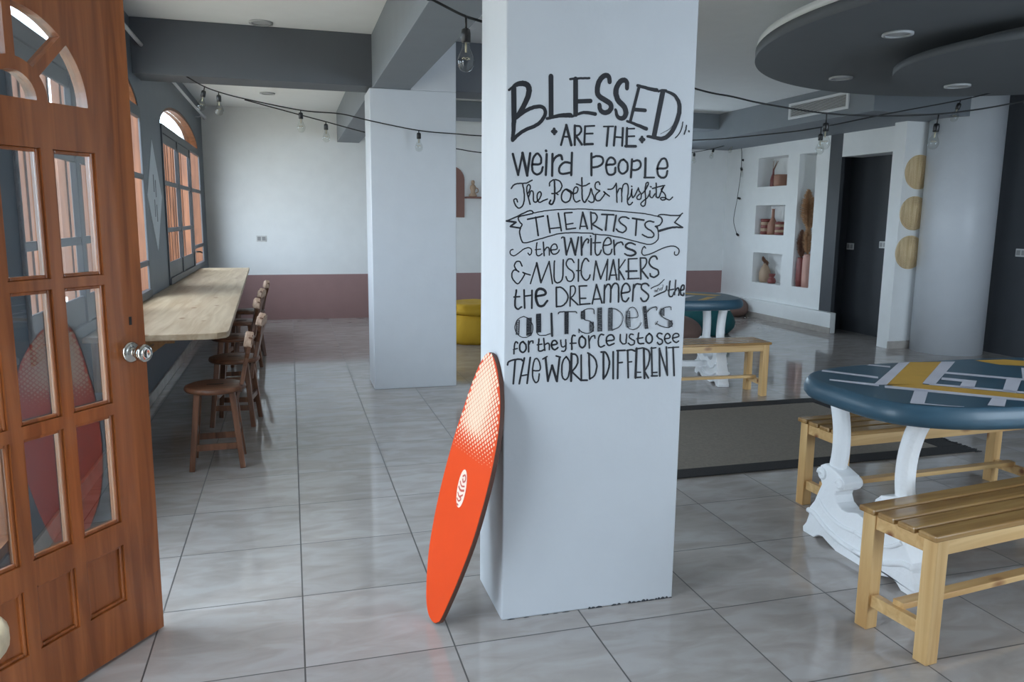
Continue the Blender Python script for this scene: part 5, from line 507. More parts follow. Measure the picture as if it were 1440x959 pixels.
# ------------------------------------------------------------------ glazed door leaf
DW, DH, DT = .77, 2.14, .042
HX, HY = -.465, 2.714
dd = Vector((-.5878, -.8090, 0)); dn = Vector((.8090, -.5878, 0))
def dm(depth): return frame((HX+dn.x*depth, HY+dn.y*depth, 0), dd, (0, 0, 1), dn)
cols = [(.142, .283), (.32, .45), (.487, .628)]
rows = [(.446, .8), (.837, 1.207), (1.237, 1.597)]
CF, ZF = .385, 1.724
holes = [rect(a, c, b, d) for a, b in cols for c, d in rows]
pan = [rect(a, .178, b, .37) for a, b in cols]
fan = []
def arc(r, a0, a1, n=12): return [(CF+.93*r*math.cos(a0+(a1-a0)*i/n), ZF+r*math.sin(a0+(a1-a0)*i/n)) for i in range(n+1)]
for q in range(4):
    a0, a1 = PI*q/4, PI*(q+1)/4
    i0, i1 = (0 if q == 0 else .10), (0 if q == 3 else .10)
    o0, o1 = (0 if q == 0 else .055), (0 if q == 3 else .055)
    fan.append(arc(.247, a0+o0, a1-o1)+arc(.108, a0+i0*1.3, a1-i1*1.3)[::-1])
fan.append(arc(.072, 0, PI, 20))
door = plate('door_1', rect(0, .012, DW, DH), holes+pan+fan, DT, dm(-DT), M['doorwood'], None, .007)
structure(door, 'varnished wooden glazed door leaf standing open at the left', 'door')
pp = MB()
for p in pan: pp.prism([(x, z) for x, z in rect(p[0][0]-.008, .170, p[1][0]+.008, .378)], .014, dm(-.03))
pp.build('panel', M['doorwood'], door)
def moulding(h, nm):
    cx = sum(p[0] for p in h)/len(h); cz = sum(p[1] for p in h)/len(h)
for h in holes+fan:
    cx = sum(p[0] for p in h)/len(h); cz = sum(p[1] for p in h)/len(h)
    g = [(cx+(x-cx)*1.02, cz+(z-cz)*1.02) for x, z in h]
    MB().prism(g, .005, dm(-.026)).build('glass_pane', M['glass'], door)
bd = MB()
for h in holes+pan:
    a, b, c, d = h[0][0], h[0][1], h[2][0], h[2][1]; w = .011
    for r_ in (rect(a, b, a+w, d), rect(c-w, b, c, d), rect(a+w, b, c-w, b+w), rect(a+w, d-w, c-w, d)):
        bd.prism(r_, .012, dm(-.019))
bd.build('glazing_bead', M['doorwood'], door, .003)
kn = MB(); km = frame((HX+dd.x*.06, HY+dd.y*.06, .985), dd, (0, 0, 1), dn)
kn.lathe([(.0, 0), (.034, 0), (.034, .004), (.026, .01), (.014, .013), (.013, .026), (.02, .03), (.027, .04), (.029, .052), (.026, .062), (.015, .067), (.009, .064), (0.0, .064)], seg=28, mtx=km, cap=False)
tag(kn.build('door_knob', M['chrome'], door), 'round chrome door knob')
kn2 = MB(); km2 = frame((HX+dd.x*.06-dn.x*DT, HY+dd.y*.06-dn.y*DT, .985), dd, (0, 0, -1), -dn)
kn2.lathe([(.0, 0), (.034, 0), (.034, .004), (.014, .013), (.013, .026), (.027, .04), (.029, .052), (.015, .067), (0.0, .067)], seg=24, mtx=km2, cap=False)
kn2.build('door_knob', M['chrome'], door)
MB().prism(rect(.05, 1.072, .06, 1.098), .0012, dm(0)).build('keyhole', M['black'], door)
jb = MB().box((XL, DY1-.03, 0), (-.93, DY1+.05, DZ)).box((XL-.13, DY0, DZ-.06), (XL+.02, DY1, DZ)).build('trim_2', M['doorwood'], bevel=.004)
structure(jb, 'varnished door frame at the left edge', 'door frame')

# pale stool just peeping in at the left edge
t = empty('wooden_stool', (-.728, 1.62, 0))
MB().lathe([(.02, .556), (.15, .556), (.163, .566), (.163, .59), (.152, .602), (.0, .604)], seg=36).build('seat', M['palewood'], t)
for a in range(4):
    an = PI/4+a*PI/2; ca, sa = math.cos(an), math.sin(an)
    MB().tube([(ca*.1, sa*.1, .56), (ca*.115, sa*.115, 0)], .016, 10).build('leg', M['palewood'], t)
tag(t, 'pale round wooden stool at the lower left edge beside the door', 'stool')

# ------------------------------------------------------------------ counter
ct = empty('wall_counter', (XL, 4.3, 0))
O = Vector((XL, 4.3, 0))
out = [(XL, 4.42), (-.46, 4.42), (-.40, 4.43), (-.355, 4.47), (-.345, 4.53), (-.492, 10.0), (XL, 10.0)]
cb = MB(); cb.prism([(x-O.x, y-O.y) for x, y in out], .034, frame((0, 0, .752), (1, 0, 0), (0, 1, 0), (0, 0, 1)))
cb.build('worktop', M['counter'], ct, .004)
for yy in (4.62, 5.9, 7.2, 8.5, 9.7):
    w = MB(); y = yy-O.y
    w.box((.0, y-.02, .45), (.04, y+.02, .752)); w.box((.04, y-.02, .71), (.42, y+.02, .752)); w.bar((.03, y, .48), (.36, y, .72), .035, .035, (0, 1, 0))
    w.build('bracket', M['counteredge'], ct, .002)
tag(ct, 'long pale pine bar counter fixed under the left windows', 'counter')

# ------------------------------------------------------------------ stools
def make_stool():
    t = empty('bar_stool')
    s = MB(); s.lathe([(.0, .432), (.15, .432), (.164, .438), (.168, .449), (.164, .46), (.15, .465), (0, .465)], seg=40, cap=False)
    s.build('seat', M['stooltop'], t)
    MB().box((-.045, -.012, .4645), (.045, .012, .4662)).build('hand_slot', M['black'], t)
    for sx in (-1, 1):
        for sy in (-1, 1):
            MB().bar((sx*.092, sy*.092, .436), (sx*.135, sy*.135, 0), .034, .034, (1, 0, 0), .03, .03).build('leg', M['stool'], t, .003)
    f = lambda z: .092+(.043)*(1-z/.436)
    for z, ax in ((.13, 0), (.19, 1)):
        q = f(z)
        for s_ in (-1, 1):
            a = (-q, s_*q, z) if ax == 0 else (s_*q, -q, z); b = (q, s_*q, z) if ax == 0 else (s_*q, q, z)
            MB().bar(a, b, .018, .036, (0, 0, 1)).build('stretcher', M['stool'], t, .002)
    # carved plank back, leaning out over +x
    half = [(.045, -.03), (.042, .06), (.034, .12), (.046, .17), (.075, .20), (.09, .235), (.088, .27)]
    crest = [(.088, .27), (.08, .295), (.06, .302), (.045, .29), (.03, .305), (.0, .318)]
    m = frame((.128, 0, .452), (0, 1, 0), (math.sin(.22), 0, math.cos(.22)), (math.cos(.22), 0, -math.sin(.22)))
    poly = half+crest[1:]; full = poly+[(-a, b) for a, b in poly[::-1][1:]]
    plate('back_board', full, [[(.0, .262), (.022, .245), (0, .215), (-.022, .245)]], .024, m, M['stool'], t, .004)
    cr = [(.091, .238)]+crest; fl = cr+[(-a, b) for a, b in cr[::-1][1:]]
    mc = frame((.1255, 0, .453), (0, 1, 0), (math.sin(.22), 0, math.cos(.22)), (math.cos(.22), 0, -math.sin(.22)))
    mk = mc @ Matrix.Translation((0, 0, -.016))
    plate('crest_rail', [(a, b) for a, b in fl], [], .046, mk, M['stoolworn'], t, .012)
    k = MB()
    for sy in (-1, 1): k.bar(Vector((.128+.0, sy*.03, .46)), Vector((.10, sy*.04, .30)), .022, .02)
    k.build('back_brace', M['stool'], t, .002)
    return t
st0 = make_stool()
spots = [(-.44, 4.615, 2, 'first dark wooden stool from the door, nearest at the counter end'), (-.395, 5.53, -8, 'second dark wooden stool from the door, behind the nearest one'),
         (-.468, 6.5, 6, 'third dark wooden stool along the counter, middle of the row'), (-.455, 7.45, -10, 'fourth dark wooden stool along the counter, second from the far end'),
         (-.44, 8.3, 8, 'last dark wooden stool along the counter, farthest from the door')]
for i, (x, y, a, l) in enumerate(spots):
    o = st0 if i == 0 else copy_tree(st0)
    o.location = (x, y, 0); o.rotation_euler.z = math.radians(a); tag(o, l, 'stool', 'dark wooden stools along the counter')

# ------------------------------------------------------------------ orange board
BO = Vector((.435, 2.531, .006)); ba = Vector((.236, .002, .972)).normalized(); bp_ = Vector((-.229, .972, .053)); bp_ = (bp_-ba*bp_.dot(ba)).normalized(); bn = ba.cross(bp_)
Lf = [(.977, .038), (.967, .060), (.943, .078), (.905, .095), (.816, .117), (.729, .132), (.64, .146), (.498, .156), (.355, .154), (.219, .136), (.14, .111), (.09, .09), (.04, .062), (.010, .028), (.001, -.003)]
Rt = [(.003, -.032), (.016, -.052), (.036, -.069), (.119, -.096), (.198, -.118), (.348, -.150), (.482, -.162), (.612, -.163), (.731, -.148), (.805, -.126), (.872, -.090), (.934, -.040), (.962, -.006), (.974, .018)]
pts = spline([Vector((u, v, 0)) for u, v in Lf+Rt+[Lf[0]]], 4)[:-1]
bw = Matrix.Translation(BO)
bmx = frame((0, 0, 0), ba, bp_, bn)
bt = empty('balance_board', BO)
body = MB(); body.prism([(p.x, p.y) for p in pts], .017, bmx @ Matrix.Translation((0, 0, -.017)))
body.build('deck', M['boardedge'], bt, .003)
face = MB(); face.prism([(.488+(p.x-.488)*.994, p.y*.985) for p in pts], .0014, bmx); face.build('painted_face', M['orange'], bt)
def halfw(u):
    l = r = .13
    for A, B in zip(Lf, Lf[1:]):
        if B[0] <= u <= A[0]: l = A[1]+(B[1]-A[1])*(A[0]-u)/max(1e-6, A[0]-B[0])
    R2 = Rt+[(.977, .038)]
    for A, B in zip(R2, R2[1:]):
        if A[0] <= u <= B[0]: r = -(A[1]+(B[1]-A[1])*(u-A[0])/max(1e-6, B[0]-A[0]))
    return l, r
dots = MB(); k = 0; VS = .0225
u = .968
while u > .585:
    l, r = halfw(u)
    for j in range(-12, 13):
        v = (j+(.5 if k % 2 else 0))*VS+.02
        if not (-r+.008 < v < l-.008): continue
        d = math.hypot((u-.80)/.19, (v-.025)/.105)
        q = max(0, 1.22-.36*d)
        if u < .70: q *= max(.15, (u-.585)/.115)
        if q < .15: continue
        q = min(q, 1.06)
        dots.face([bmx @ Vector((u+.0098*q*a, v+.0098*q*b, .0022)) for a, b in ((1.0, 0), (0, .95), (-1.0, 0), (0, -.95))])
    u -= .0105; k += 1
db = dots.build('dot_pattern', M['boarddot'], bt, fix=False)
db['label'] = 'cream lozenge dots fading down the orange face'
lg = MB(); lc = (.49, .002)
lg.face([bmx @ Vector((lc[0]+.067*math.cos(a), lc[1]+  .031*math.sin(a)+.006*math.cos(a), .0022)) for a in [2*PI*i/28 for i in range(28)]])
lg.mi = 1
def sw(P, w):
    P = spline([Vector((lc[0]+a, lc[1]+b, .0028)) for a, b in P], 5)
    for a, b in zip(P, P[1:]):
        d = (b-a).normalized(); q = Vector((-d.y, d.x, 0))*w
        lg.face([bmx @ p for p in (a-q, b-q, b+q, a+q)])
for P, w in (([(.04, .012), (.05, -.004), (.036, -.014), (.024, -.002), (.034, .008)], .0035), ([(.02, .022), (.008, .004), (.014, -.018)], .003), ([(.0, .024), (-.008, .004), (.0, -.022)], .004),
             ([(-.02, .02), (-.03, .002), (-.016, -.02)], .003), ([(-.04, .016), (-.046, 0), (-.034, -.014), (-.03, .0)], .003), ([(-.058, .008), (-.06, -.006)], .003)): sw(P, w)
lo = lg.build('emblem', [M['logo'], M['logored']], bt, fix=False); lo['label'] = 'cream oval emblem with red swirls'
tag(bt, 'orange wooden board with cream dots leaning against the white pillar', 'board')

# ------------------------------------------------------------------ tables
BANDS = dict(
 g=[[(-.70,.353),(-.556,.165),(-.585,.131),(-.723,.323)],[(-.80,.17),(-.667,.034),(-.698,-.003),(-.82,.145)],[(-.393,.42),(-.321,.357),(-.348,.326),(-.413,.40)],
    [(-.216,.425),(-.152,.43),(-.645,.014),(-.699,.027)],[(.013,.397),(.08,.382),(-.446,-.033),(-.474,.004)],[(-.664,.004),(-.63,-.019),(-.264,-.365),(-.298,-.394),(-.695,-.033)],
    [(-.435,-.006),(.03,-.43),(-.03,-.44),(-.473,-.027)],[(-.17,.186),(.032,-.013),(.104,-.046),(.067,-.078),(-.003,-.045),(-.211,.152)],[(-.038,-.005),(-.003,-.045),(-.25,-.237),(-.281,-.202)],
    [(.262,.185),(.28,.144),(.092,-.036),(.017,-.034)],[(-.29,.087),(-.201,-.007),(-.346,-.13),(-.382,-.093),(-.282,-.011),(-.334,.048)],[(-.596,-.085),(-.564,-.121),(-.752,-.297),(-.785,-.264)],
    [(-.783,-.259),(-.686,-.343),(-.64,-.366),(-.677,-.39),(-.719,-.365),(-.80,-.28)],[(-.421,-.283),(-.387,-.316),(-.497,-.406),(-.539,-.372)],[(.5,.38),(.56,.37),(.3,.1),(.24,.11)],[(.45,0),(.52,0),(.3,-.3),(.23,-.3)]],
 m=[[(-.152,.432),(.013,.397),(-.486,-.009),(-.645,.014)],[(-.634,.026),(-.492,-.007),(-.06,-.42),(-.22,-.42),(-.63,-.019)],[(.204,.39),(.375,.376),(.78,.06),(.70,-.02),(.226,.27)],[(.6,-.1),(.68,-.1),(.5,-.36),(.42,-.38)]])
def se(a, b, n=3.5, k=96):
    o = []
    for i in range(k):
        t = 2*PI*i/k; c, s = math.cos(t), math.sin(t)
        o.append((a*math.copysign(abs(c)**(2/n), c), b*math.copysign(abs(s)**(2/n), s)))
    return o
def end_frame(mb_parent, x):
    h = [(.0, .0), (.12, .0), (.165, .012), (.205, .026), (.235, .02), (.262, .0), (.34, .0), (.344, .022), (.322, .05), (.308, .09), (.306, .13), (.276, .17), (.255, .22), (.235, .262),
         (.25, .285), (.262, .312), (.252, .345), (.225, .36), (.19, .358), (.15, .345), (.115, .335), (.092, .31), (.098, .282), (.118, .268), (.14, .262), (.146, .24), (.132, .212), (.10, .196), (.06, .196), (.025, .208), (.0, .214)]
    full = h+[(-a, b) for a, b in h[::-1][1:-1]]
    b = plate('carved_base', full, [], .095, YZ(x-.0475), M['plaster'], mb_parent, .012)
    # raised scroll bands on the outer faces
    r = MB()
    for sx in (-1, 1):
        xx = x+sx*.049
        for sy in (-1, 1):
            for c, rad in (((.235, .31), .026), ((.12, .30), .02)):
                P = [(xx, sy*(c[0]+rad*(1-i/26)*math.cos(i*.5)), c[1]+rad*(1-i/26)*math.sin(i*.5)) for i in range(22)]
                r.tube(P, .009, 6)
            r.tube(spline([(xx, sy*.31, .115), (xx, sy*.26, .11), (xx, sy*.18, .075), (xx, sy*.09, .055), (xx, 0, .05)]), .012, 8)
            r.tube(spline([(xx, sy*.25, .19), (xx, sy*.19, .15), (xx, sy*.1, .125), (xx, 0, .13)]), .009, 8)
    r.build('scroll_carving', M['plaster'], mb_parent)
    for sy in (-1, 1):
        P = spline([(x, sy*.20, .33), (x, sy*.186, .42), (x, sy*.19, .52), (x, sy*.212, .61), (x, sy*.238, .669)])
        m = MB(); n = len(P); seg = 28; rings = []
        for i, p in enumerate(P):
            tt = (P[min(i+1, n-1)]-P[max(0, i-1)]).normalized(); yv = Vector((1, 0, 0)); xv = tt.cross(yv).normalized()
            rings.append([m.bm.verts.new(p+(xv*math.cos(a)+yv*math.sin(a))*(.036*(1+.035*math.cos(10*a)))) for a in [2*PI*j/seg for j in range(seg)]])
        for a, bb in zip(rings, rings[1:]):
            for j in range(seg): m.bm.faces.new((a[j], a[(j+1) % seg], bb[(j+1) % seg], bb[j])).smooth = True
        m.bm.faces.new(rings[0]); m.bm.faces.new(rings[-1])
        m.build('leg', M['plaster'], mb_parent)
    MB().box((x-.045, -.27, .655), (x+.045, .27, .669)).build('top_cleat', M['plaster'], mb_parent, .003)
def make_table():
    t = empty('painted_table')
    top = MB()
    O0 = se(.9, .442); prof = [(.95, .668), (.982, .674), (.999, .692), (1.0, .715), (.99, .738), (.975, .752), (.962, .755)]
    rings = [[top.bm.verts.new((x*s if True else 0, y*s, z)) for x, y in O0] for s, z in prof]
    for a, b in zip(rings, rings[1:]):
        for j in range(len(a)): top.bm.faces.new((a[j], a[(j+1) % len(a)], b[(j+1) % len(a)], b[j])).smooth = True
    top.bm.faces.new(rings[0][::-1]); top.bm.faces.new(rings[-1])
    for mi, key, z in ((2, 'm', .7558), (1, 'g', .7562)):
        top.mi = mi
        for q in BANDS[key]:
            q2 = []
            for x, y in q:
                e = (abs(x)/.86)**3.5+(abs(y)/.422)**3.5
                if e > 1: kx = e**(-1/3.5); x *= kx; y *= kx
                q2.append((x, y))
            f = top.face([(x, y, z) for x, y in q2]); f.normal_update()
            if f.normal.z < 0: f.normal_flip()
    top.build('table_top', [M['teal'], M['tgrey'], M['mustard']], t, fix=False)
    end_frame(t, -.70); end_frame(t, .70)
    MB().box((-.66, -.03, .12), (.66, .03, .17)).build('stretcher', M['plaster'], t, .006)
    return t
tb = make_table(); tb.location = (2.99, 2.555, 0); tag(tb, 'oval teal table with grey and mustard stripes, nearest at right', 'table', 'painted oval tables')
tb2 = copy_tree(tb); tb2.location = (2.93, 6.22, 0); tb2.rotation_euler.z = math.radians(-12)
tag(tb2, 'teal topped table farther back, half hidden behind the white pillar', 'table', 'painted oval tables')

# ------------------------------------------------------------------ benches
def make_bench(L=1.3, D=.295, H=.447):
    t = empty('pine_bench')
    w = .052
    for x in (0, L-w):
        for y in (0, D-w): MB().box((x, y, 0), (x+w, y+w, H-.02)).build('leg', M['pinez'], t, .003)
        MB().box((x+.006, w, H-.075), (x+w-.006, D-w, H-.022)).build('end_rail', M['pine'], t, .002)
        MB().box((x+.012, w, .085), (x+w-.012, D-w, .13)).build('foot_rail', M['pine'], t, .002)
    for y in (.006, D-.028): MB().box((w, y, H-.075), (L-w, y+.022, H-.022)).build('apron', M['pine'], t, .002)
    MB().box((.03, D/2-.022, .128), (L-.03, D/2+.022, .15)).build('stretcher', M['pine'], t, .002)
    n = 4; g = .012; sw_ = (D+.012-g*(n-1))/n
    for i in range(n):
        y = -.006+i*(sw_+g); MB().box((-.018, y, H-.022), (L+.018, y+sw_, H)).build('slat', M['pineslat'], t, .006)
    return t
b1 = make_bench(); b1.location = (1.93, 1.84, 0); b1.rotation_euler.z = math.radians(6.5)
tag(b1, 'pine slatted bench in front of the near table, at lower right', 'bench', 'pine benches')
b2 = copy_tree(b1); b2.location = (2.452, 2.93, 0); b2.rotation_euler.z = math.radians(2)
tag(b2, 'pine slatted bench behind the near table, beside the rug', 'bench', 'pine benches')
b3 = copy_tree(b1); b3.location = (3.70+.01-1.3*math.cos(math.radians(-3)), 5.36+1.3*math.sin(math.radians(3)), 0); b3.rotation_euler.z = math.radians(-3)
tag(b3, 'pine bench farther back beside the half hidden teal table', 'bench', 'pine benches')

# ------------------------------------------------------------------ rug
rg = empty('floor_rug', (1.5, 3.68, 0))
MB().box((0, .0, .001), (2.58, 1.50, .009)).build('field', M['rug'], rg, .002)
rb = MB(); rb.box((0, 0, .003), (2.58, .13, .0115)); rb.box((0, 1.37, .003), (2.58, 1.50, .0115)); rb.box((2.42, .13, .003), (2.58, 1.37, .0115))
rb.build('border', M['rugb'], rg, .002)
rnd = random.Random(3); fr = MB()
for i in range(150):
    y = 1.5*i/149; l = rnd.uniform(.03, .06); fr.bar((2.575, y, .006), (2.58+l, y+rnd.uniform(-.02, .02), .004), .006, .004)
f_ = fr.build('fringe', M['rugb'], rg); f_['kind'] = 'stuff'
tag(rg, 'taupe woven rug with black border on the tile floor', 'rug')

# ------------------------------------------------------------------ poufs and bean bags
t = empty('pouf', (2.03, 8.72, 0))
rd = random.Random(8)
MB().lathe([(.0, 0), (.36, 0), (.40, .04), (.41, .16), (.39, .27), (.36, .315), (.34, .33)], seg=56, cap=False, wob=lambda a, z: .012*math.sin(14*a)).build('body', M['yellow'], t)
MB().lathe([(.34, .33), (.385, .36), (.37, .40), (.31, .395), (.33, .43), (.27, .455), (.21, .43), (.12, .45), (.04, .42), (.0, .415)], seg=56, cap=False, wob=lambda a, z: .07*math.sin(5*a+z*30)+.03*math.sin(11*a)).build('gathered_top', M['yellow'], t)
tag(t, 'mustard yellow pouf between the two pillars', 'pouf')
tag(MB().blob((5.02, 8.72, 0), (.42, .42, .26), 4, .06, .62, crease=.05).build('bean_bag', M['tealbag']), 'dark teal bean bag behind the farther table', 'bean bag')
tag(MB().blob((6.22, 10.32, 0), (.46, .36, .19), 9, .04, .6).build('bean_bag', M['brownbag']), 'low brown bean bag by the niche wall corner', 'bean bag')
tag(MB().blob((4.3, 8.25, 0), (.38, .38, .2), 12, .04, .6).build('bean_bag', M['brownbag']), 'brown bean bag left of the teal one, mostly behind the pillar', 'bean bag')

# ------------------------------------------------------------------ string lights
def bulb(par, x, y, z, drop=.035, tilt=0):
    """z is the cable; socket hangs below it, the glass below the socket"""
    rot = Matrix.Translation((x, y, z)) @ Matrix.Rotation(tilt, 4, 'Y')
    s = MB(); s.tube([rot @ Vector((0, 0, .002)), rot @ Vector((0, 0, -drop))], .004, 6)
    s.lathe([(.008, -drop+.004), (.015, -drop), (.017, -drop-.012), (.017, -drop-.042), (.014, -drop-.044)], seg=14, mtx=rot)
    so = s.build('lamp_socket', M['black'], par)
    d = -drop-.042
    g = MB(); g.lathe([(.012, d), (.0135, d-.016), (.018, d-.03), (.026, d-.046), (.0305, d-.064), (.029, d-.08), (.021, d-.094), (.01, d-.1005), (.001, d-.102)], seg=20, mtx=rot, cap=False)
    g.build('glass_bulb', M['bulbglass'], so)
    f = MB(); f.tube([rot @ Vector((0, 0, d)), rot @ Vector((0, 0, d-.035))], .0035, 6)
    P = [rot @ Vector((.014*math.cos(i*.55), .014*math.sin(i*.55), d-.058+.004*(i % 2))) for i in range(12)]
    f.tube(P, .0013, 5); f.build('filament', M['brass'], so)
def string(name, label, runs, bulbs, r=.0045):
    o = Vector(runs[0][0]); t = empty(name, o)
    for P in runs:
        MB().tube([p-o for p in spline(P, 7)], r, 6).build('cable', M['cable'], t)
    for b in bulbs: bulb(t, b[0]-o.x, b[1]-o.y, b[2]-o.z, *b[3:])
    tag(t, label, 'string light', 'string lights')
string('string_light', 'string light from the counter beam past the second pillar to the ceiling disc',
 [[(-.70, 6.40, 2.432), (-.587, 6.32, 2.362), (-.476, 6.29, 2.319), (-.292, 6.27, 2.275), (.115, 6.25, 2.208), (.402, 6.22, 2.192), (.614, 6.2, 2.15), (.999, 6.2, 2.09), (1.312, 6.2, 2.075), (1.516, 6.2, 2.068), (2.4, 6.1, 2.05), (3.291, 5.9, 2.074), (3.595, 5.4, 2.082), (3.743, 5.0, 2.094), (4.358, 5.0, 2.223), (5.04, 5.0, 2.359), (5.452, 5.0, 2.46), (5.6, 5.0, 2.5)]],
 [(-.570, 6.315, 2.352, .03, .2), (-.472, 6.29, 2.318, .025), (.109, 6.25, 2.209, .02), (.999, 6.2, 2.09, .02), (5.023, 5.0, 2.355, .03, .35), (3.78, 5.0, 2.10, .05)])
string('string_light', 'thin string light sagging behind the second pillar',
 [[(-.292, 6.3, 2.272), (-.015, 6.5, 2.233), (.318, 6.72, 2.185), (.682, 6.9, 2.126), (1.1, 6.95, 2.07), (1.471, 6.95, 2.024), (1.68, 6.95, 2.0), (2.2, 7.0, 1.98), (2.8, 7.3, 2.1), (3.1, 7.6, 2.4), (3.2, 7.7, 2.82)]], [(.315, 6.72, 2.185, .02)])
string('string_light', 'near string light crossing behind the painted pillar to the right',
 [[(.30, 2.62, 2.82), (.38, 2.7, 2.30), (.472, 2.8, 2.18), (.506, 2.8, 2.164), (.58, 2.81, 2.137), (.619, 2.81, 2.123), (.68, 2.84, 2.118), (1.2, 3.0, 2.06), (1.983, 3.6, 2.064), (2.268, 3.75, 2.065), (2.497, 3.8, 2.046), (2.922, 3.85, 2.022), (3.265, 3.8, 2.016), (3.563, 3.75, 2.031), (3.814, 3.75, 2.062), (4.101, 3.75, 2.112), (4.6, 3.75, 2.22), (5.0, 3.75, 2.40)]],
 [(.624, 2.81, 2.122, .045), (2.94, 3.85, 2.021, .055), (3.62, 3.75, 2.034, .055, .12)])
string('string_light', 'far string light along the far wall, hanging down the niche corner',
 [[(4.9, 10.2, 2.25), (5.267, 10.2, 2.31), (5.698, 10.25, 2.392), (5.983, 10.3, 2.449), (6.30, 10.4, 2.53), (6.449, 10.5, 2.562), (6.62, 10.6, 2.52), (6.64, 10.6, 2.17), (6.60, 10.6, 1.74), (6.56, 10.6, 1.42), (6.63, 10.6, 1.20)]],
 [(5.641, 10.25, 2.386, .02), (5.983, 10.3, 2.449, .01, .3), (6.40, 10.47, 2.552, .01, .4), (6.645, 10.6, 2.33, .01, -1.3), (6.635, 10.6, 2.22, .01, -.3), (6.60, 10.6, 1.76, .01, -1.3), (6.615, 10.6, 1.22, .01, -.9)])

# ------------------------------------------------------------------ fittings
def downlight(x, y, z, r, label):
    t = empty('downlight', (x, y, z))
    MB().lathe([(r*.78, -.012), (r, -.012), (r, 0), (r*.78, 0), (r*.78, -.012)], seg=36, cap=False).build('trim_ring', M['lamp'], t)
    MB().lathe([(r*.78, -.004), (.001, -.006)], seg=36, cap=False).build('diffuser', M['lamp'], t)
    tag(t, label, 'ceiling light', 'round recessed ceiling lights')
downlight(-.153, 6.24, ZC, .085, 'round ceiling light in front of the counter beam')
downlight(-.196, 9.7, ZC, .085, 'round ceiling light beyond the counter beam')
downlight(3.43, 3.91, 2.5, .085, 'nearer round light in the large ceiling disc')
downlight(4.065, 5.19, 2.5, .085, 'farther round light in the large ceiling disc, towards the vent')
downlight(4.56, 4.58, 2.375, .085, 'round light in the smaller lower ceiling disc')
av = empty('air_vent', (5.58, 7.46, 2.655))
fm = YZ(-.02)
plate('vent_frame', rect(-.5, -.088, .5, .088), [rect(-.465, -.062, .465, .062)], .02, fm, M['steel'], av, .003)
MB().box((-.006, -.465, -.062), (-.001, .465, .062)).build('vent_back', M['ventdark'], av)
sl = MB()
for i in range(9): z = -.055+i*.0138; sl.box((-.014, -.465, z-.0015), (-.004, .465, z+.0015), Matrix.Rotation(0, 4, 'X'))
sl.build('vent_slat', M['steel'], av)
tag(av, 'white rectangular air conditioning grille on the grey bulkhead', 'air vent')
def socket(x, y, z, rz, label, n=2):
    t = empty('wall_socket', (x, y, z), rz)
    MB().box((-.065, -.01, -.042), (.065, 0, .042)).build('plate', M['plate'], t, .004)
    for k in range(n):
        xx = -.03+.06*k; MB().box((xx-.022, -.014, -.026), (xx+.022, -.009, .026)).build('insert', M['plated'], t, .002)
    tag(t, label, 'socket', 'wall switch plates')
socket(-.372, YB, 1.11, 0, 'small white socket on the far wall above the mauve band')
socket(7.0, 8.5, 1.10, -PI/2, 'left white switch plate on the charcoal doorway wall')
socket(7.0, 7.92, 1.14, -PI/2, 'right white switch plate on the charcoal doorway wall')
socket(7.42, 6.40, 1.11, -PI/2, 'white switch plate on the charcoal wall at the right edge')
# woven discs
def woven(x, z, label):
    t = MB(); r = .185; P = []
    t.lathe([(.001, 0), (r, 0), (r, .012), (.001, .018)], seg=48, mtx=frame((0, 0, 0), (1, 0, 0), (0, 0, 1), (0, -1, 0)), cap=False)
    for k in range(11):
        rr = r*(k+1)/11.3
        t.tube([(rr*math.cos(a), -.015, rr*math.sin(a)) for a in [2*PI*i/40 for i in range(41)]], .006, 6)
    o = t.build('woven_disc', M['straw']); o.location = (x, 7.12, z); tag(o, label, 'woven disc', 'straw discs beside the column')
woven(6.675, 1.962, 'round woven straw disc, topmost of the three by the column')
woven(6.655, 1.515, 'round woven straw disc, middle of the three by the column')
woven(6.64, 1.085, 'round woven straw disc, lowest of the three by the column')

# ------------------------------------------------------------------ niche ornaments
XI = 6.80
def vase(name, prof, x, y, z, m, label, cat='vase', wob=None, group='ornaments in the wall niches', mats=None):
    t = MB(); t.lathe(prof, seg=28, cap=False, wob=wob); o = t.build(name, M[m]); o.location = (x, y, z); tag(o, label, cat, group); return o
bo = vase('bottle_vase', [(0, 0), (.036, 0), (.04, .02), (.04, .10), (.028, .15), (.013, .19), (.012, .25), (.014, .26), (.009, .26)], XI, 10.0, 1.905, 'redv', 'slim dark red bottle vase with dry stems in the top niche')
sm = MB()
rnd = random.Random(5)
for i in range(7):
    a = rnd.uniform(0, 6.28); q = rnd.uniform(.02, .06); sm.tube(spline([(0, 0, .2), (q*.3*math.cos(a), q*.5*math.sin(a), .27), (q*math.cos(a), q*math.sin(a)-.03, .37)]), .003, 5)
sm.build('dry_stems', M['pampasd'], bo)
vase('flower_pot', [(0, 0), (.09, 0), (.105, .03), (.105, .15), (.10, .165), (.085, .165), (.085, .15), (0, .15)], XI, 9.80, 1.905, 'brownv', 'squat brown pot in the top niche beside the bottle', 'pot')
def striped(x, y, z, h, label):
    t = MB()
    for k in range(5):
        t.mi = k % 2; a, b = h*k/5, h*(k+1)/5; t.lathe([(.07, a), (.078, (a+b)/2), (.07, b)], seg=28, cap=(k in (0, 4)))
    o = t.build('striped_vase', [M['redv'], M['beigev']]); o.location = (x, y, z); tag(o, label, 'vase', 'ornaments in the wall niches')
striped(XI, 10.11, 1.215, .23, 'red and cream striped vase, left one in the middle niche')
vase('tall_bottle', [(0, 0), (.07, 0), (.075, .05), (.07, .15), (.04, .21), (.022, .25), (.02, .36), (.026, .375), (.0, .37)], XI, 9.94, 1.215, 'brownv', 'tall brown bottle between the two striped vases', 'bottle')
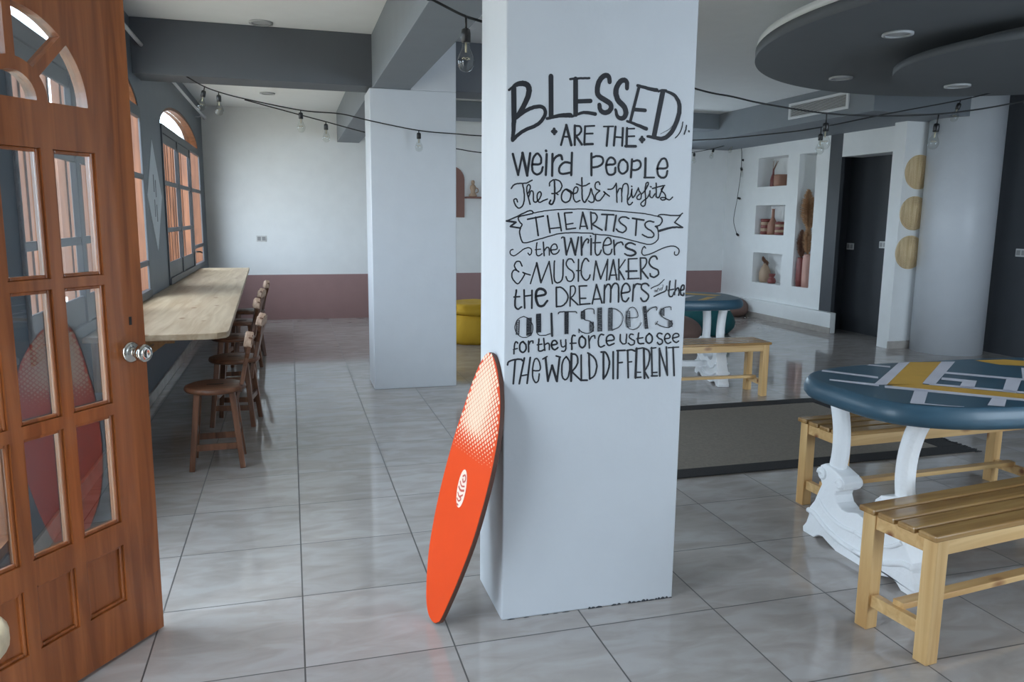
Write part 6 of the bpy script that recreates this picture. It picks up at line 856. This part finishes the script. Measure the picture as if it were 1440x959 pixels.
striped(XI, 9.75, 1.215, .19, 'red and cream striped vase, right one in the middle niche')
v = vase('vase', [(0, 0), (.07, 0), (.085, .05), (.082, .16), (.05, .23), (.03, .26), (.034, .275), (.0, .27)], XI, 10.06, .512, 'beigev', 'beige vase with drooping dark plume in the lowest niche')
def plume(mb, base, tip, r, n, seed, w=.004):
    rn = random.Random(seed); base = Vector(base); tip = Vector(tip); ax = (tip-base)
    for i in range(n):
        k = rn.random(); p = base+ax*k; a = rn.uniform(0, 6.283); rr = r*(math.sin(PI*min(1, k*.85+.12)))**.8*rn.uniform(.5, 1)
        q = p+ax.normalized()*rn.uniform(.02, .05)+Vector((rr*math.cos(a)*.8, rr*math.sin(a), 0))
        mb.bar(p, q, w, w*.6, (1, 0, 0), .001, .001)
pm = MB(); pm.tube([(0, 0, .2), (-.01, .02, .33)], .004, 5); plume(pm, (-.01, .015, .28), (-.01, .04, .345), .042, 260, 6, .006); plume(pm, (-.01, .01, .345), (-.01, -.05, .28), .05, 200, 7, .006)
pm.build('plume', M['pampasd'], v)
vase('candle_pot', [(0, 0), (.05, 0), (.065, .03), (.05, .07), (.03, .085), (.045, .12), (.05, .14), (.035, .14), (.02, .09), (0, .09)], XI-.02, 9.85, .51, 'redv', 'small dark red candle holder in the lowest niche', 'candle holder')
tv = vase('floor_vase', [(0, 0), (.054, 0), (.06, .1), (.06, .3), (.052, .38), (.046, .40), (.038, .395), (0, .39)], 6.745, 9.148, .525, 'redv', 'tall dark red vase with brown pampas, left in the tall niche')
p = MB(); p.tube([(0, 0, .38), (0, .0, .62)], .006, 5); plume(p, (0, 0, .40), (0, .02, .74), .10, 1100, 8, .007); p.build('pampas_plume', M['pampasd'], tv)
tv = vase('floor_vase', [(0, 0), (.064, 0), (.068, .1), (.068, .36), (.062, .42), (.054, .45), (.046, .445), (0, .44)], 6.75, 9.012, .525, 'pink', 'tall dusty pink vase with high pampas, right in the tall niche')
p = MB(); p.tube([(0, 0, .4), (.02, .06, 1.15)], .007, 5); plume(p, (0, .02, .45), (0, .04, .80), .10, 800, 9, .007); plume(p, (0, .03, .78), (-.01, .07, 1.28), .15, 1800, 10, .008); p.build('pampas_plume', M['pampas'], tv)

# ------------------------------------------------------------------ arched board and shelf on the far wall
ab = MB(); ab.prism([(2.05, 1.42), (2.43, 1.42), (2.43, 1.95)]+[(2.24+.19*math.cos(a), 1.95+.19*math.sin(a)) for a in [PI*i/16 for i in range(1, 16)]]+[(2.05, 1.95)], .02, XZ(YB))
tag(ab.build('arch_board', M['terracotta'], bevel=.003), 'terracotta arched board on the far wall between the pillars', 'arched board')
ws = MB().box((2.435, YB-.16, 1.69), (3.1, YB, 1.715)).build('wall_shelf', M['terracotta'], bevel=.003)
tag(ws, 'narrow brown wall shelf beside the terracotta arch', 'shelf')
t = empty('figurine', (2.54, YB-.08, 1.715))
MB().lathe([(0, 0), (.055, 0), (.06, .02), (.035, .05), (.03, .08), (.045, .12), (.04, .15), (.02, .17), (.0, .17)], seg=20, cap=False).build('body', M['beigev'], t)
MB().lathe([(.0, .168), (.02, .172), (.028, .2), (.022, .225), (0, .235)], seg=16, cap=False).build('head', M['beigev'], t)
MB().tube(spline([(.03, 0, .13), (.07, 0, .11), (.075, 0, .07), (.04, 0, .05)]), .008, 8).build('arm', M['beigev'], t)
tag(t, 'small beige figurine standing on the brown wall shelf', 'figurine')
